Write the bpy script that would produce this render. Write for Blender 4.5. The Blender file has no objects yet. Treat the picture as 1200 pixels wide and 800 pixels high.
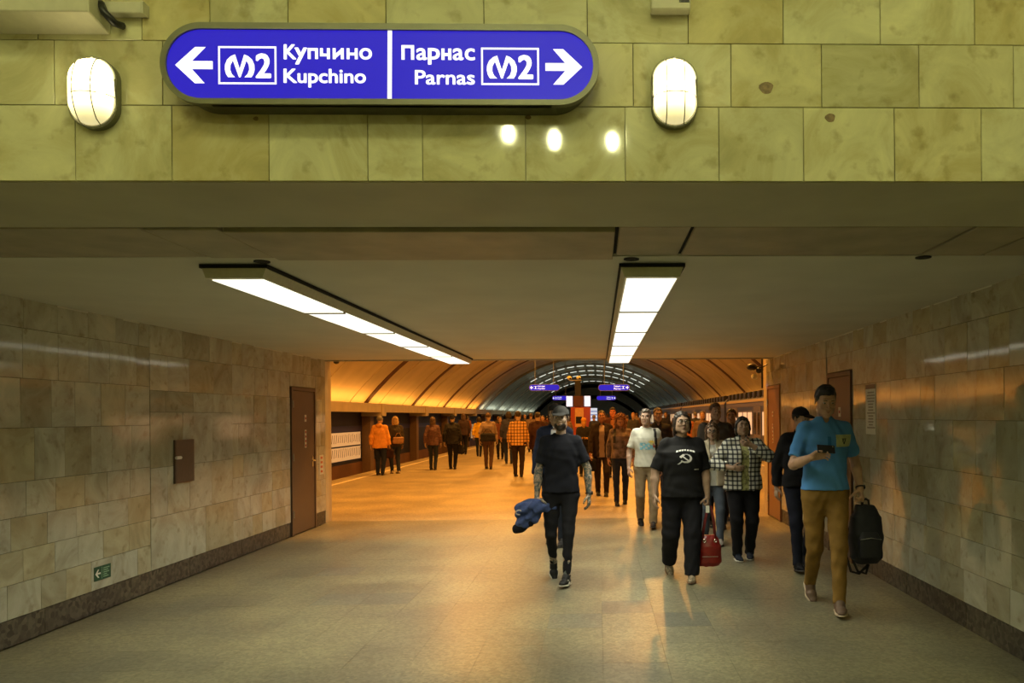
import bpy, bmesh, math, random
import numpy as np
from mathutils import Vector, Matrix
from mathutils.bvhtree import BVHTree

R_ = random.Random(7)
SC = bpy.context.scene
COL = SC.collection

# ------------------------------------------------------------------ camera
F, CX, CY = 900.0, 726.0, 487.0
YAW, ROLL, CAMZ = math.radians(1.6), math.radians(-0.45), 1.65
cam = bpy.data.cameras.new('camera')
cam_ob = bpy.data.objects.new('camera', cam)
COL.objects.link(cam_ob)
CR = Matrix.Rotation(-YAW, 3, 'Z') @ Matrix.Rotation(math.pi / 2, 3, 'X') @ Matrix.Rotation(ROLL, 3, 'Z')
cam_ob.matrix_world = Matrix.Translation((0, 0, CAMZ)) @ CR.to_4x4()
cam.sensor_width = 36.0
cam.lens = F * 36.0 / 1200.0
cam.shift_x = -(CX - 600.0) / 1200.0
cam.shift_y = (CY - 400.0) / 1200.0
cam.clip_end = 400
SC.camera = cam_ob

# ------------------------------------------------------------------ world, exposure
w = bpy.data.worlds.new('world'); SC.world = w; w.use_nodes = True
w.node_tree.nodes['Background'].inputs[0].default_value = (0.9, 0.8, 0.6, 1)
w.node_tree.nodes['Background'].inputs[1].default_value = 0.0
SC.view_settings.view_transform = 'Standard'
SC.view_settings.look = 'None'
SC.view_settings.exposure = 0.0
SC.view_settings.gamma = 1.0
SC.view_settings.use_curve_mapping = False

# light levels (watts or emission strength), tuned here
L_TUBE, L_TUBE_W, L_BULK, L_PENDANT = 1.5, 84.0, 7.0, 320.0
L_ORANGE, L_WHITE = 470.0, 330.0
L_ORANGE_DOWN = 320.0

def area(name, loc, rot, sx, sy, power, color, spread=math.pi):
    l = bpy.data.lights.new(name, 'AREA'); l.shape = 'RECTANGLE'
    l.size, l.size_y, l.energy, l.color = sx, sy, power, color
    l.spread = spread
    o = bpy.data.objects.new(name, l); COL.objects.link(o)
    o.location = loc; o.rotation_euler = rot
    return o
HC, HS = -0.8, 10.1            # hall centre line and half span
SPR, RISE = 2.24, 5.0          # springing height, rise of the vault
Y_END, Y_HALL = 12.25, 128.0
ORANGE = (1.0, 0.42, 0.07)
def cove(side, y0, y1, power, color):
    # trough lights lying behind the cornice lip, shining up into the vault
    return area('cove_light', (HC + side * (HS - 0.62), (y0 + y1) / 2, 2.09),
                (0, math.radians(180 + side * 30), 0), 0.22, y1 - y0, power, color, math.radians(150))
for sd in (-1, 1):
    cove(sd, 12.6, 68.0, L_ORANGE, ORANGE)
    cove(sd, 70.5, 126.0, L_WHITE, (0.92, 1.0, 0.86))

# ------------------------------------------------------------------ pixel helpers
def ray(px, py):
    return CR @ Vector(((px - CX) / F, -(py - CY) / F, -1.0))
def at(px, py, Y):
    d = ray(px, py); t = Y / d.y
    return Vector((d.x * t, Y, CAMZ + d.z * t))
def ground(px, py):
    d = ray(px, py); t = -CAMZ / d.z
    return Vector((d.x * t, d.y * t, 0))

# ------------------------------------------------------------------ materials
MATS = {}
def new_mat(name):
    m = bpy.data.materials.new(name); m.use_nodes = True
    nt = m.node_tree
    return m, nt, nt.nodes, nt.links, nt.nodes['Principled BSDF']
def sset(b, **k):
    for a, v in k.items():
        b.inputs[a.replace('_', ' ')].default_value = v
def plain(name, col, rough=0.6, metal=0.0, var=0.12, scale=30, bump=0.0, emis=None, estr=0.0, spec=0.5, alpha=None, sheen=0):
    key = ('plain', name)
    if key in MATS: return MATS[key]
    m, nt, N, L, b = new_mat(name)
    sset(b, Roughness=rough, Metallic=metal)
    b.inputs['Specular IOR Level'].default_value = spec
    if var or bump:
        tc = N.new('ShaderNodeTexCoord'); n = N.new('ShaderNodeTexNoise')
        n.inputs['Scale'].default_value = scale; n.inputs['Detail'].default_value = 6
        L.new(tc.outputs['Object'], n.inputs['Vector'])
        r = N.new('ShaderNodeValToRGB')
        r.color_ramp.elements[0].position = 0.3; r.color_ramp.elements[1].position = 0.7
        r.color_ramp.elements[0].color = tuple(c * (1 - var) for c in col) + (1,)
        r.color_ramp.elements[1].color = tuple(min(1, c * (1 + var)) for c in col) + (1,)
        L.new(n.outputs[0], r.inputs[0]); L.new(r.outputs[0], b.inputs['Base Color'])
        if bump:
            bp = N.new('ShaderNodeBump'); bp.inputs['Strength'].default_value = bump; bp.inputs['Distance'].default_value = 0.004
            L.new(n.outputs[0], bp.inputs['Height']); L.new(bp.outputs[0], b.inputs['Normal'])
    else:
        b.inputs['Base Color'].default_value = (*col, 1)
    if emis:
        b.inputs['Emission Color'].default_value = (*emis, 1); b.inputs['Emission Strength'].default_value = estr
    if alpha is not None:
        b.inputs['Transmission Weight'].default_value = alpha
    MATS[key] = m
    return m

def stone(name, base, vein, rough=0.16, scale=2.2, tint=0.28, dirt=0.5, bump=0.05):
    """polished marble facing: veins, stains and a tone of its own for every tile"""
    m, nt, N, L, b = new_mat(name)
    geo = N.new('ShaderNodeNewGeometry'); oi = N.new('ShaderNodeObjectInfo')
    sc = N.new('ShaderNodeVectorMath'); sc.operation = 'MULTIPLY_ADD'
    comb = N.new('ShaderNodeCombineXYZ')
    for i in range(3): L.new(oi.outputs['Random'], comb.inputs[i])
    mul = N.new('ShaderNodeVectorMath'); mul.operation = 'SCALE'; mul.inputs['Scale'].default_value = 37.0
    L.new(comb.outputs[0], mul.inputs[0])
    add = N.new('ShaderNodeVectorMath'); add.operation = 'ADD'
    L.new(geo.outputs['Position'], add.inputs[0]); L.new(mul.outputs[0], add.inputs[1])
    n1 = N.new('ShaderNodeTexNoise'); n1.inputs['Scale'].default_value = scale; n1.inputs['Detail'].default_value = 9
    n1.inputs['Distortion'].default_value = 1.6; n1.inputs['Roughness'].default_value = 0.62
    L.new(add.outputs[0], n1.inputs['Vector'])
    r1 = N.new('ShaderNodeValToRGB')
    e = r1.color_ramp.elements
    e[0].position = 0.30; e[0].color = (*[c * 0.82 for c in vein], 1)
    e[1].position = 0.68; e[1].color = (*[min(1, c * 1.18) for c in base], 1)
    a = r1.color_ramp.elements.new(0.43); a.color = (*vein, 1)
    a = r1.color_ramp.elements.new(0.52); a.color = (*base, 1)
    L.new(n1.outputs[0], r1.inputs[0])
    n2 = N.new('ShaderNodeTexNoise'); n2.inputs['Scale'].default_value = scale * 5; n2.inputs['Detail'].default_value = 8
    L.new(add.outputs[0], n2.inputs['Vector'])
    r2 = N.new('ShaderNodeValToRGB'); r2.color_ramp.elements[0].position = 0.27; r2.color_ramp.elements[1].position = 0.42
    r2.color_ramp.elements[0].color = (0.45, 0.36, 0.22, 1); r2.color_ramp.elements[1].color = (1, 1, 1, 1)
    L.new(n2.outputs[0], r2.inputs[0])
    mx = N.new('ShaderNodeMixRGB'); mx.blend_type = 'MULTIPLY'; mx.inputs[0].default_value = dirt
    L.new(r1.outputs[0], mx.inputs[1]); L.new(r2.outputs[0], mx.inputs[2])
    # per-tile tone
    rr = N.new('ShaderNodeValToRGB')
    rr.color_ramp.elements[0].color = (1 - tint, 1 - tint * 1.05, 1 - tint * 1.25, 1)
    rr.color_ramp.elements[1].color = (1 + tint * 0.35, 1 + tint * 0.3, 1 + tint * 0.1, 1)
    a = rr.color_ramp.elements.new(0.35); a.color = (0.97, 0.98, 1.0, 1)
    a = rr.color_ramp.elements.new(0.2); a.color = (1.0, 0.92, 0.74, 1)
    L.new(oi.outputs['Random'], rr.inputs[0])
    mx2 = N.new('ShaderNodeMixRGB'); mx2.blend_type = 'MULTIPLY'; mx2.inputs[0].default_value = 1
    L.new(mx.outputs[0], mx2.inputs[1]); L.new(rr.outputs[0], mx2.inputs[2])
    L.new(mx2.outputs[0], b.inputs['Base Color'])
    mr = N.new('ShaderNodeMapRange'); mr.inputs['To Min'].default_value = rough * 0.7; mr.inputs['To Max'].default_value = rough * 1.7
    L.new(n2.outputs[0], mr.inputs['Value']); L.new(mr.outputs[0], b.inputs['Roughness'])
    bp = N.new('ShaderNodeBump'); bp.inputs['Strength'].default_value = bump; bp.inputs['Distance'].default_value = 0.01
    L.new(n1.outputs[0], bp.inputs['Height']); L.new(bp.outputs[0], b.inputs['Normal'])
    return m

def terrazzo(name, base, rough=0.32, tint=0.1, chips=1.0):
    m, nt, N, L, b = new_mat(name)
    geo = N.new('ShaderNodeNewGeometry'); oi = N.new('ShaderNodeObjectInfo')
    v = N.new('ShaderNodeTexVoronoi'); v.inputs['Scale'].default_value = 48 if chips <= 1 else 30
    L.new(geo.outputs['Position'], v.inputs['Vector'])
    r = N.new('ShaderNodeValToRGB')
    e = r.color_ramp.elements
    e[0].position = 0.0; e[0].color = (*[c * (1 - 0.25 * chips) for c in base], 1)
    e[1].position = 1.0; e[1].color = (*[min(1, c * (1 + 0.3 * chips)) for c in base], 1)
    sep = N.new('ShaderNodeSeparateColor'); L.new(v.outputs['Color'], sep.inputs[0]); L.new(sep.outputs[0], r.inputs[0])
    n = N.new('ShaderNodeTexNoise'); n.inputs['Scale'].default_value = 1.1; n.inputs['Detail'].default_value = 3; n.inputs['Roughness'].default_value = 0.45
    L.new(geo.outputs['Position'], n.inputs['Vector'])
    r2 = N.new('ShaderNodeValToRGB'); r2.color_ramp.elements[0].position = 0.35; r2.color_ramp.elements[1].position = 0.65
    r2.color_ramp.elements[0].color = (0.72, 0.72, 0.74, 1); r2.color_ramp.elements[1].color = (1.12, 1.09, 0.98, 1)
    L.new(n.outputs[0], r2.inputs[0])
    mx = N.new('ShaderNodeMixRGB'); mx.blend_type = 'MULTIPLY'; mx.inputs[0].default_value = 1
    L.new(r.outputs[0], mx.inputs[1]); L.new(r2.outputs[0], mx.inputs[2])
    # scattered pale and dark specks
    v2 = N.new('ShaderNodeTexVoronoi'); v2.inputs['Scale'].default_value = 9; v2.inputs['Randomness'].default_value = 1
    L.new(geo.outputs['Position'], v2.inputs['Vector'])
    r3 = N.new('ShaderNodeValToRGB'); r3.color_ramp.elements[0].position = 0.05; r3.color_ramp.elements[1].position = 0.12
    r3.color_ramp.elements[0].color = (1.5, 1.45, 1.2, 1); r3.color_ramp.elements[1].color = (1, 1, 1, 1)
    L.new(v2.outputs['Distance'], r3.inputs[0])
    mx3 = N.new('ShaderNodeMixRGB'); mx3.blend_type = 'MULTIPLY'; mx3.inputs[0].default_value = 0.8
    L.new(mx.outputs[0], mx3.inputs[1]); L.new(r3.outputs[0], mx3.inputs[2])
    rr = N.new('ShaderNodeValToRGB')
    rr.color_ramp.elements[0].color = (1 - tint, 1 - tint, 1 - tint, 1); rr.color_ramp.elements[1].color = (1 + tint * .5, 1 + tint * .5, 1 + tint * .3, 1)
    L.new(oi.outputs['Random'], rr.inputs[0])
    mx2 = N.new('ShaderNodeMixRGB'); mx2.blend_type = 'MULTIPLY'; mx2.inputs[0].default_value = 1
    L.new(mx3.outputs[0], mx2.inputs[1]); L.new(rr.outputs[0], mx2.inputs[2])
    L.new(mx2.outputs[0], b.inputs['Base Color'])
    mr = N.new('ShaderNodeMapRange'); mr.inputs['To Min'].default_value = rough; mr.inputs['To Max'].default_value = rough * 1.3
    L.new(n.outputs[0], mr.inputs['Value']); L.new(mr.outputs[0], b.inputs['Roughness'])
    return m

def emit(name, col, strength):
    m, nt, N, L, b = new_mat(name)
    sset(b, Roughness=0.3); b.inputs['Base Color'].default_value = (*[min(1, c) * 0.6 for c in col], 1)
    b.inputs['Emission Color'].default_value = (*col, 1); b.inputs['Emission Strength'].default_value = strength
    return m

def emit_once(n, c, st):
    if n not in MATS: MATS[n] = emit(n, c, st)
    return MATS[n]
M_MARBLE = stone('marble_facing', (0.43, 0.425, 0.345), (0.39, 0.375, 0.29), rough=0.06, tint=0.24, bump=0.012)
M_MARBLE_Y = stone('yellow_marble_facing', (0.60, 0.59, 0.38), (0.53, 0.50, 0.29), rough=0.035, tint=0.14, scale=2.6, dirt=0.5, bump=0.012)
M_GROUT = plain('grout', (0.10, 0.09, 0.06), 0.9)
M_GRANITE = terrazzo('granite_plinth', (0.085, 0.075, 0.06), rough=0.4, chips=2.2)
M_FLOOR = terrazzo('floor_stone', (0.195, 0.185, 0.125), rough=0.31, tint=0.05)
M_FLOOR_GREY = terrazzo('floor_stone_grey', (0.155, 0.158, 0.125), rough=0.31, tint=0.12)
M_CEIL = plain('ceiling_paint', (0.58, 0.57, 0.47), 0.62, var=0.06, scale=2)
M_SOFFIT = plain('soffit_plaster', (0.50, 0.48, 0.34), 0.6, var=0.08, scale=3)
M_SLAB = plain('soffit_slab', (0.36, 0.32, 0.22), 0.5, var=0.16, scale=5)
M_DARK = plain('dark_gap', (0.012, 0.011, 0.01), 0.9, var=0)
M_DOOR = plain('brown_door_paint', (0.105, 0.066, 0.046), 0.42, var=0.06, scale=6)
M_METAL = plain('brushed_metal', (0.45, 0.44, 0.40), 0.35, metal=0.9, var=0.06)
M_CHROME = plain('chrome', (0.8, 0.8, 0.78), 0.15, metal=1, var=0)
M_HOUSING = plain('cream_housing', (0.62, 0.60, 0.46), 0.45, var=0.05)
M_FRAME = plain('sign_frame_grey', (0.20, 0.20, 0.14), 0.38, metal=0.35, var=0.05)
M_DIFF = emit('tube_diffuser', (1.0, 0.98, 0.80), L_TUBE)
M_BLUE = emit('sign_blue', (0.028, 0.017, 0.52), 1.0)
for _m in (M_BLUE,): _m.node_tree.nodes['Principled BSDF'].inputs['Base Color'].default_value = (.004, .004, .02, 1); _m.node_tree.nodes['Principled BSDF'].inputs['Specular IOR Level'].default_value = .15
M_WHITE_E = emit('sign_white', (1.0, 0.98, 1.0), 1.0)
M_PAPER = plain('paper', (0.62, 0.60, 0.5), 0.8, var=0.04)
M_INK = plain('ink', (0.03, 0.03, 0.03), 0.8, var=0)
M_BLACK = plain('black_plastic', (0.015, 0.015, 0.016), 0.4, var=0)
M_RED = plain('red_paint', (0.35, 0.03, 0.02), 0.5, var=0.05)
M_GREEN = plain('exit_green', (0.012, 0.075, 0.04), 0.5, var=0)
M_WHITE = plain('white_plastic', (0.75, 0.74, 0.70), 0.4, var=0.02)

# ------------------------------------------------------------------ mesh helpers
def mesh_of(name, bm, m=None, smooth=False):
    me = bpy.data.meshes.new(name)
    bm.to_mesh(me); bm.free()
    if m is not None:
        for x in (m if isinstance(m, (list, tuple)) else [m]): me.materials.append(x)
    if smooth:
        me.polygons.foreach_set('use_smooth', [True] * len(me.polygons))
    return me
def link(name, me, parent=None, loc=None, rot=None):
    o = bpy.data.objects.new(name, me); COL.objects.link(o)
    if parent is not None: o.parent = parent
    if loc is not None: o.location = loc
    if rot is not None: o.rotation_euler = rot
    return o
def obj(name, bm, m, parent=None, smooth=False, loc=None, rot=None):
    return link(name, mesh_of(name, bm, m, smooth), parent, loc, rot)
def box(bm, x0, x1, y0, y1, z0, z1, mi=0):
    vs = [bm.verts.new(p) for p in ((x0, y0, z0), (x1, y0, z0), (x1, y1, z0), (x0, y1, z0), (x0, y0, z1), (x1, y0, z1), (x1, y1, z1), (x0, y1, z1))]
    for f in ((3, 2, 1, 0), (4, 5, 6, 7), (0, 1, 5, 4), (1, 2, 6, 5), (2, 3, 7, 6), (3, 0, 4, 7)):
        fc = bm.faces.new([vs[i] for i in f]); fc.material_index = mi
    return vs
def bxm(x0, x1, y0, y1, z0, z1, bevel=0.0, seg=1):
    bm = bmesh.new(); box(bm, x0, x1, y0, y1, z0, z1)
    if bevel: bmesh.ops.bevel(bm, geom=bm.edges[:], offset=bevel, segments=seg, affect='EDGES', profile=0.5)
    return bm
def tube(bm, pts, r, n=8, caps=True):
    rs = r if isinstance(r, (list, tuple)) else [r] * len(pts)
    rings = []
    pts = [Vector(p) for p in pts]
    up = Vector((0, 0, 1))
    for i, p in enumerate(pts):
        d = (pts[min(i + 1, len(pts) - 1)] - pts[max(i - 1, 0)]).normalized()
        u = d.cross(up)
        if u.length < 1e-3: u = d.cross(Vector((0, 1, 0)))
        u.normalize(); v = d.cross(u).normalized()
        rings.append([bm.verts.new(p + (u * math.cos(a) + v * math.sin(a)) * rs[i]) for a in [2 * math.pi * k / n for k in range(n)]])
    for a, b in zip(rings, rings[1:]):
        for k in range(n): bm.faces.new((a[k], a[(k + 1) % n], b[(k + 1) % n], b[k]))
    if caps: bm.faces.new(rings[0][::-1]); bm.faces.new(rings[-1])
def extrude_poly(bm, pts, y0, y1, mi=0):
    """polygon in the x-z plane, given thickness along y (y0 nearer the viewer)"""
    a = [bm.verts.new((p[0], y0, p[1])) for p in pts]; b = [bm.verts.new((p[0], y1, p[1])) for p in pts]
    n = len(pts)
    f = bm.faces.new(a); f.material_index = mi
    f = bm.faces.new(b[::-1]); f.material_index = mi
    for i in range(n):
        f = bm.faces.new((a[i], b[i], b[(i + 1) % n], a[(i + 1) % n])); f.material_index = mi
    bmesh.ops.recalc_face_normals(bm, faces=bm.faces[:])
def ellip(bm, c, r, seg=12, rings=8, mat=None):
    before = set(bm.verts)
    bmesh.ops.create_uvsphere(bm, u_segments=seg, v_segments=rings, radius=1.0)
    for v in bm.verts:
        if v not in before:
            p = Vector((v.co.x * r[0], v.co.y * r[1], v.co.z * r[2]))
            if mat is not None: p = mat @ p
            v.co = p + Vector(c)
def tag(o, label=None, cat=None, group=None, kind=None):
    if label: o['label'] = label
    if cat: o['category'] = cat
    if group: o['group'] = group
    if kind: o['kind'] = kind
    return o
def thing(name, label, cat, loc=(0, 0, 0), rotz=0, group=None):
    o = bpy.data.objects.new(name, None); COL.objects.link(o)
    o.location = loc; o.rotation_euler = (0, 0, rotz); o.empty_display_size = 0.1
    return tag(o, label, cat, group)
def struct(name, bm, m, parent=None, smooth=False):
    o = obj(name, bm, m, parent, smooth)
    if parent is None: o['kind'] = 'structure'
    return o
def text_bm(s, x0, x1, z0, z1, y0, y1, bold=0.02, keep=None):
    """lettering as flat solid mesh filling a box in the x-z plane, facing -y"""
    cu = bpy.data.curves.new('lettering', 'FONT'); cu.body = s; cu.offset = 0.0; cu.size = 1.0; cu.resolution_u = 4
    o = bpy.data.objects.new('lettering', cu); COL.objects.link(o)
    dg = bpy.context.evaluated_depsgraph_get(); dg.update()
    me = bpy.data.meshes.new_from_object(o.evaluated_get(dg))
    bpy.data.objects.remove(o); bpy.data.curves.remove(cu)
    bm = bmesh.new(); bm.from_mesh(me); bpy.data.meshes.remove(me)
    xs = [v.co.x for v in bm.verts]; ys = [v.co.y for v in bm.verts]
    ax, bx, ay, by = min(xs), max(xs), min(ys), max(ys)
    for v in bm.verts:
        v.co = Vector((x0 + (v.co.x - ax) / (bx - ax) * (x1 - x0), y0, z0 + (v.co.y - ay) / (by - ay) * (z1 - z0)))
    if bold:      # heavier strokes: the same letters laid over each other, a hair apart
        wpx = bold * (z1 - z0); base = bm.verts[:] + bm.edges[:] + bm.faces[:]
        for k, (dx, dz) in enumerate(((1, 0), (-1, 0), (0, .8), (0, -.8), (.75, .6), (-.75, .6), (.75, -.6), (-.75, -.6))):
            g = bmesh.ops.duplicate(bm, geom=base)
            for e in g['geom']:
                if isinstance(e, bmesh.types.BMVert): e.co.x += dx * wpx; e.co.z += dz * wpx; e.co.y = y0 + .00003 * (k + 1)
    g = bmesh.ops.extrude_face_region(bm, geom=bm.faces[:])
    for e in g['geom']:
        if isinstance(e, bmesh.types.BMVert): e.co.y = y1
    bmesh.ops.recalc_face_normals(bm, faces=bm.faces[:])
    return bm

# ================================================================== SETTING
XL, XR, ZC = -4.30, 2.81, 2.56
Y0 = 3.0
# floor base under everything up to the platform edges
bm = bmesh.new()
box(bm, -6.2, 5.6, -9.6, 12.4, -0.30, -0.012)
floor = struct('floor', bm, M_FLOOR)
# slabs of the corridor floor, one by one
SL = 0.43
slab_me = {}
for nm, mt in (('a', M_FLOOR), ('g', M_FLOOR_GREY)):
    b_ = bmesh.new(); box(b_, -SL / 2 + .0005, SL / 2 - .0005, -SL / 2 + .0005, SL / 2 - .0005, -0.018, 0.0)
    bmesh.ops.bevel(b_, geom=[e for e in b_.edges if all(v.co.z > -0.001 for v in e.verts)], offset=0.0005, segments=1, affect='EDGES')
    slab_me[nm] = mesh_of('slab', b_, mt)
grey = {(11, 3), (10, 4), (9, 3), (4, 5), (5, 5), (3, 8)}
for j in range(17):
    for i in range(17):
        x = XL + 0.02 + SL * (i + 0.5); y = 4.70 + SL * (j + 0.5)
        if x + SL / 2 > XR + 0.25: continue
        o = link('slab', slab_me['g' if (i, j) in grey else 'a'], floor, (x, y, R_.uniform(-.0006, .0)))
# remaining floor finish
bm = bmesh.new()
box(bm, -6.2, 5.6, -9.6, 4.70, -0.0119, 0.0)
box(bm, XL - .3, XR + .3, 4.70 + 17 * SL, 12.4, -0.0119, 0.0)
obj('floor_finish', bm, M_FLOOR, floor)

# ---- tiled walls
TILE = {}
def tile_mesh(wd, ht, m, axis):
    wd, ht = round(wd, 2), round(ht, 2)
    k = (wd, ht, m.name, axis)
    if k not in TILE:
        g = 0.0014; t = 0.012
        b_ = bmesh.new()
        if axis == 'x': box(b_, g, wd - g, -t, 0.02, g, ht - g)      # faces -y
        elif axis == 'l': box(b_, -0.02, t, g, wd - g, g, ht - g)   # faces +x
        else: box(b_, -t, 0.02, g, wd - g, g, ht - g)               # faces -x
        bmesh.ops.bevel(b_, geom=b_.edges[:], offset=0.0012, segments=1, affect='EDGES')
        TILE[k] = mesh_of('tile', b_, m)
    return TILE[k], wd
def lay(parent, m, axis, fixed, a0, a1, rows, z0, widths=(0.27, 0.42), skip=None, joints=None, tilt=0.0035):
    z = z0
    for ri, ht in enumerate(rows):
        if joints and ri in joints: js = joints[ri]
        else:
            js = [a0]; a = a0 - R_.uniform(0, 0.2)
            while True:
                a += R_.uniform(*widths)
                if a > a1 - 0.12: break
                if a > a0 + 0.08: js.append(a)
            js.append(a1)
        for p, q in zip(js, js[1:]):
            segs = [(p, q)]
            if skip:
                for (sa, sb, sz) in skip:
                    new = []
                    for (u, v) in segs:
                        if z + 0.05 > sz or v <= sa or u >= sb: new.append((u, v)); continue
                        if u < sa - 0.03: new.append((u, sa))
                        if v > sb + 0.03: new.append((sb, v))
                    segs = new
            for (u, v) in segs:
                me, wd = tile_mesh(v - u, ht, m, axis)
                if axis == 'x': o = link('tile', me, parent, (u, fixed, z))
                else: o = link('tile', me, parent, (fixed, u, z))
                o.scale = ((v - u) / wd if axis == 'x' else 1, (v - u) / wd if axis != 'x' else 1, ht / round(ht, 2))
                o.rotation_euler = ((R_.uniform(-tilt, tilt), 0, R_.uniform(-tilt, tilt)) if axis == 'x' else (0, R_.uniform(-tilt, tilt), R_.uniform(-tilt, tilt)))
        z += ht

ROW = [.25, .24, .245, .26, .40, .37, .375, .22]
# left corridor wall
wl = struct('wall_left', bxm(XL - 0.5, XL - 0.004, Y0, 12.2, 0, ZC), M_GROUT)
lay(wl, M_MARBLE, 'l', XL, 4.9, 7.472, ROW, 0.2)
lay(wl, M_MARBLE, 'l', XL + 0.003, 7.474, 9.132, [.50, .48, .54, .21, .35, .28], 0.2, widths=(0.4, 0.62))
lay(wl, M_MARBLE, 'l', XL, 9.135, 12.2, [.25, .25, .25, .27, .37, .35, .35, .27], 0.2, skip=[(10.82, 11.78, 2.1)])
lay(wl, M_MARBLE, 'l', XL, Y0 + .02, 4.89, ROW, 0.2)
# right corridor wall
wr = struct('wall_right', bxm(XR + 0.004, XR + 0.5, Y0, 12.7, 0, ZC), M_GROUT)
lay(wr, M_MARBLE, 'r', XR, 4.6, 8.34, ROW, 0.2, skip=[])
lay(wr, M_MARBLE, 'r', XR + 0.003, 8.35, 9.33, ROW, 0.2, skip=[(8.38, 9.30, 2.14)])
lay(wr, M_MARBLE, 'r', XR, 9.34, 12.7, ROW, 0.2, skip=[(11.70, 12.60, 2.12)])
lay(wr, M_MARBLE, 'r', XR, Y0 + .02, 4.59, ROW, 0.2)
def lintel(parent, m, axis, fixed, ya, yb, z0, z1):
    me, wd = tile_mesh(yb - ya, z1 - z0, m, axis)
    o = link('tile', me, parent, (fixed, ya, z0)); o.scale = (1, (yb - ya) / wd, (z1 - z0) / round(z1 - z0, 2))
lintel(wl, M_MARBLE, 'l', XL, 10.82, 11.30, 2.10, 2.29); lintel(wl, M_MARBLE, 'l', XL, 11.30, 11.78, 2.10, 2.29)
lintel(wr, M_MARBLE, 'r', XR + .003, 8.38, 8.84, 2.145, 2.34); lintel(wr, M_MARBLE, 'r', XR + .003, 8.84, 9.30, 2.145, 2.34)
lintel(wr, M_MARBLE, 'r', XR, 11.70, 12.15, 2.125, 2.34); lintel(wr, M_MARBLE, 'r', XR, 12.15, 12.60, 2.125, 2.34)
# granite baseboards in lengths
def plinth(parent_name, x0, x1, spans):
    p = None
    for (a, b) in spans:
        y = a
        while y < b - 0.05:
            q = min(b, y + R_.uniform(0.85, 1.2))
            if b - q < 0.3: q = b
            bmx = bxm(x0, x1, y + .002, q - .002, 0.0, 0.197, 0.003)
            if p is None: p = struct(parent_name, bmx, M_GRANITE)
            else: obj('plinth_stone', bmx, M_GRANITE, p)
            y = q
plinth('baseboard_left', XL - 0.02, XL + 0.004, [(Y0 + .02, 10.8), (11.8, 12.2)])
plinth('baseboard_right', XR - 0.004, XR + 0.02, [(Y0 + .02, 8.36), (9.32, 11.68), (12.62, 12.7)])

# front wall above the passage, facing the viewer
bm = bmesh.new()
box(bm, -6.2, 5.6, Y0 + 0.004, Y0 + 0.35, ZC + 0.012, 7.0)
box(bm, -6.2, XL - 0.02, Y0 + 0.004, Y0 + 0.35, 0, ZC)
box(bm, XR + 0.02, 5.6, Y0 + 0.004, Y0 + 0.35, 0, ZC)
wf = struct('wall_front', bm, M_GROUT)
def jx(vals): return [(v - 701) / 300.0 for v in vals]
def extend(js):
    js = list(js)
    while js[0] > -5.6: js.insert(0, js[0] - R_.uniform(.34, .41))
    while js[-1] < 5.2: js.append(js[-1] + R_.uniform(.34, .41))
    return js
joints = {0: extend(jx([-10, 105, 214, 324, 437, 500, 619, 735, 845, 945, 1053, 1157])),
          1: extend(jx([-30, 82, 204, 315, 430, 545, 650, 745, 860, 967, 1083, 1196])),
          2: extend(jx([-50, 64, 181, 258, 347, 459, 572, 692, 810, 922, 1037, 1150]))}
rows_f = [.29, .248, .30, .29, .27, .30, .28, .30, .29, .30, .28, .30, .29, .30, .30]
lay(wf, M_MARBLE_Y, 'x', Y0, -5.9, 5.3, rows_f, ZC + .002, widths=(0.34, 0.41), joints=joints, tilt=0.0025)
# knots and stains of the stone: round brown plugs
def plug(px, py, r):
    b_ = bmesh.new(); c = at(px, py, Y0 - 0.0125)
    pts = [(c.x + r * math.cos(a) * (1 + .15 * math.sin(3 * a + px)), c.z + r * .85 * math.sin(a)) for a in [2 * math.pi * k / 14 for k in range(14)]]
    extrude_poly(b_, pts, Y0 - 0.0132, Y0 - 0.010)
    obj('stone_plug', b_, plain('stone_plug', (0.22, 0.15, 0.07), 0.4, var=0.4, scale=60), wf)
plug(898, 103, 0.028); plug(973, 138, 0.020); plug(300, 139, 0.010); plug(619, 137, 0.011)

# soffit, slabs, ceiling
cl = struct('ceiling', bxm(XL - .4, XR + .4, 4.385, 12.2, ZC, ZC + 0.3), M_CEIL)
struct('ceiling_soffit', bxm(XL - .4, XR + .4, Y0, 3.70, ZC, ZC + 0.3), M_SOFFIT)
cg = struct('ceiling_gap', bxm(XL - .4, XR + .4, 3.69, 4.40, ZC + 0.016, ZC + 0.3), M_DARK)
xs = [XL - .05, -2.17, -1.80, 0.10, 0.47, 1.86, 2.22, XR + .05]
for a, b in zip(xs, xs[1:]):
    o = obj('ceiling_slab', bxm(a + .010, b - .010, 3.716, 4.368, ZC - 0.004, ZC + 0.03, 0.004), M_SLAB, cg)
    o.rotation_euler = (R_.uniform(-.004, .004), 0, 0)
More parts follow.
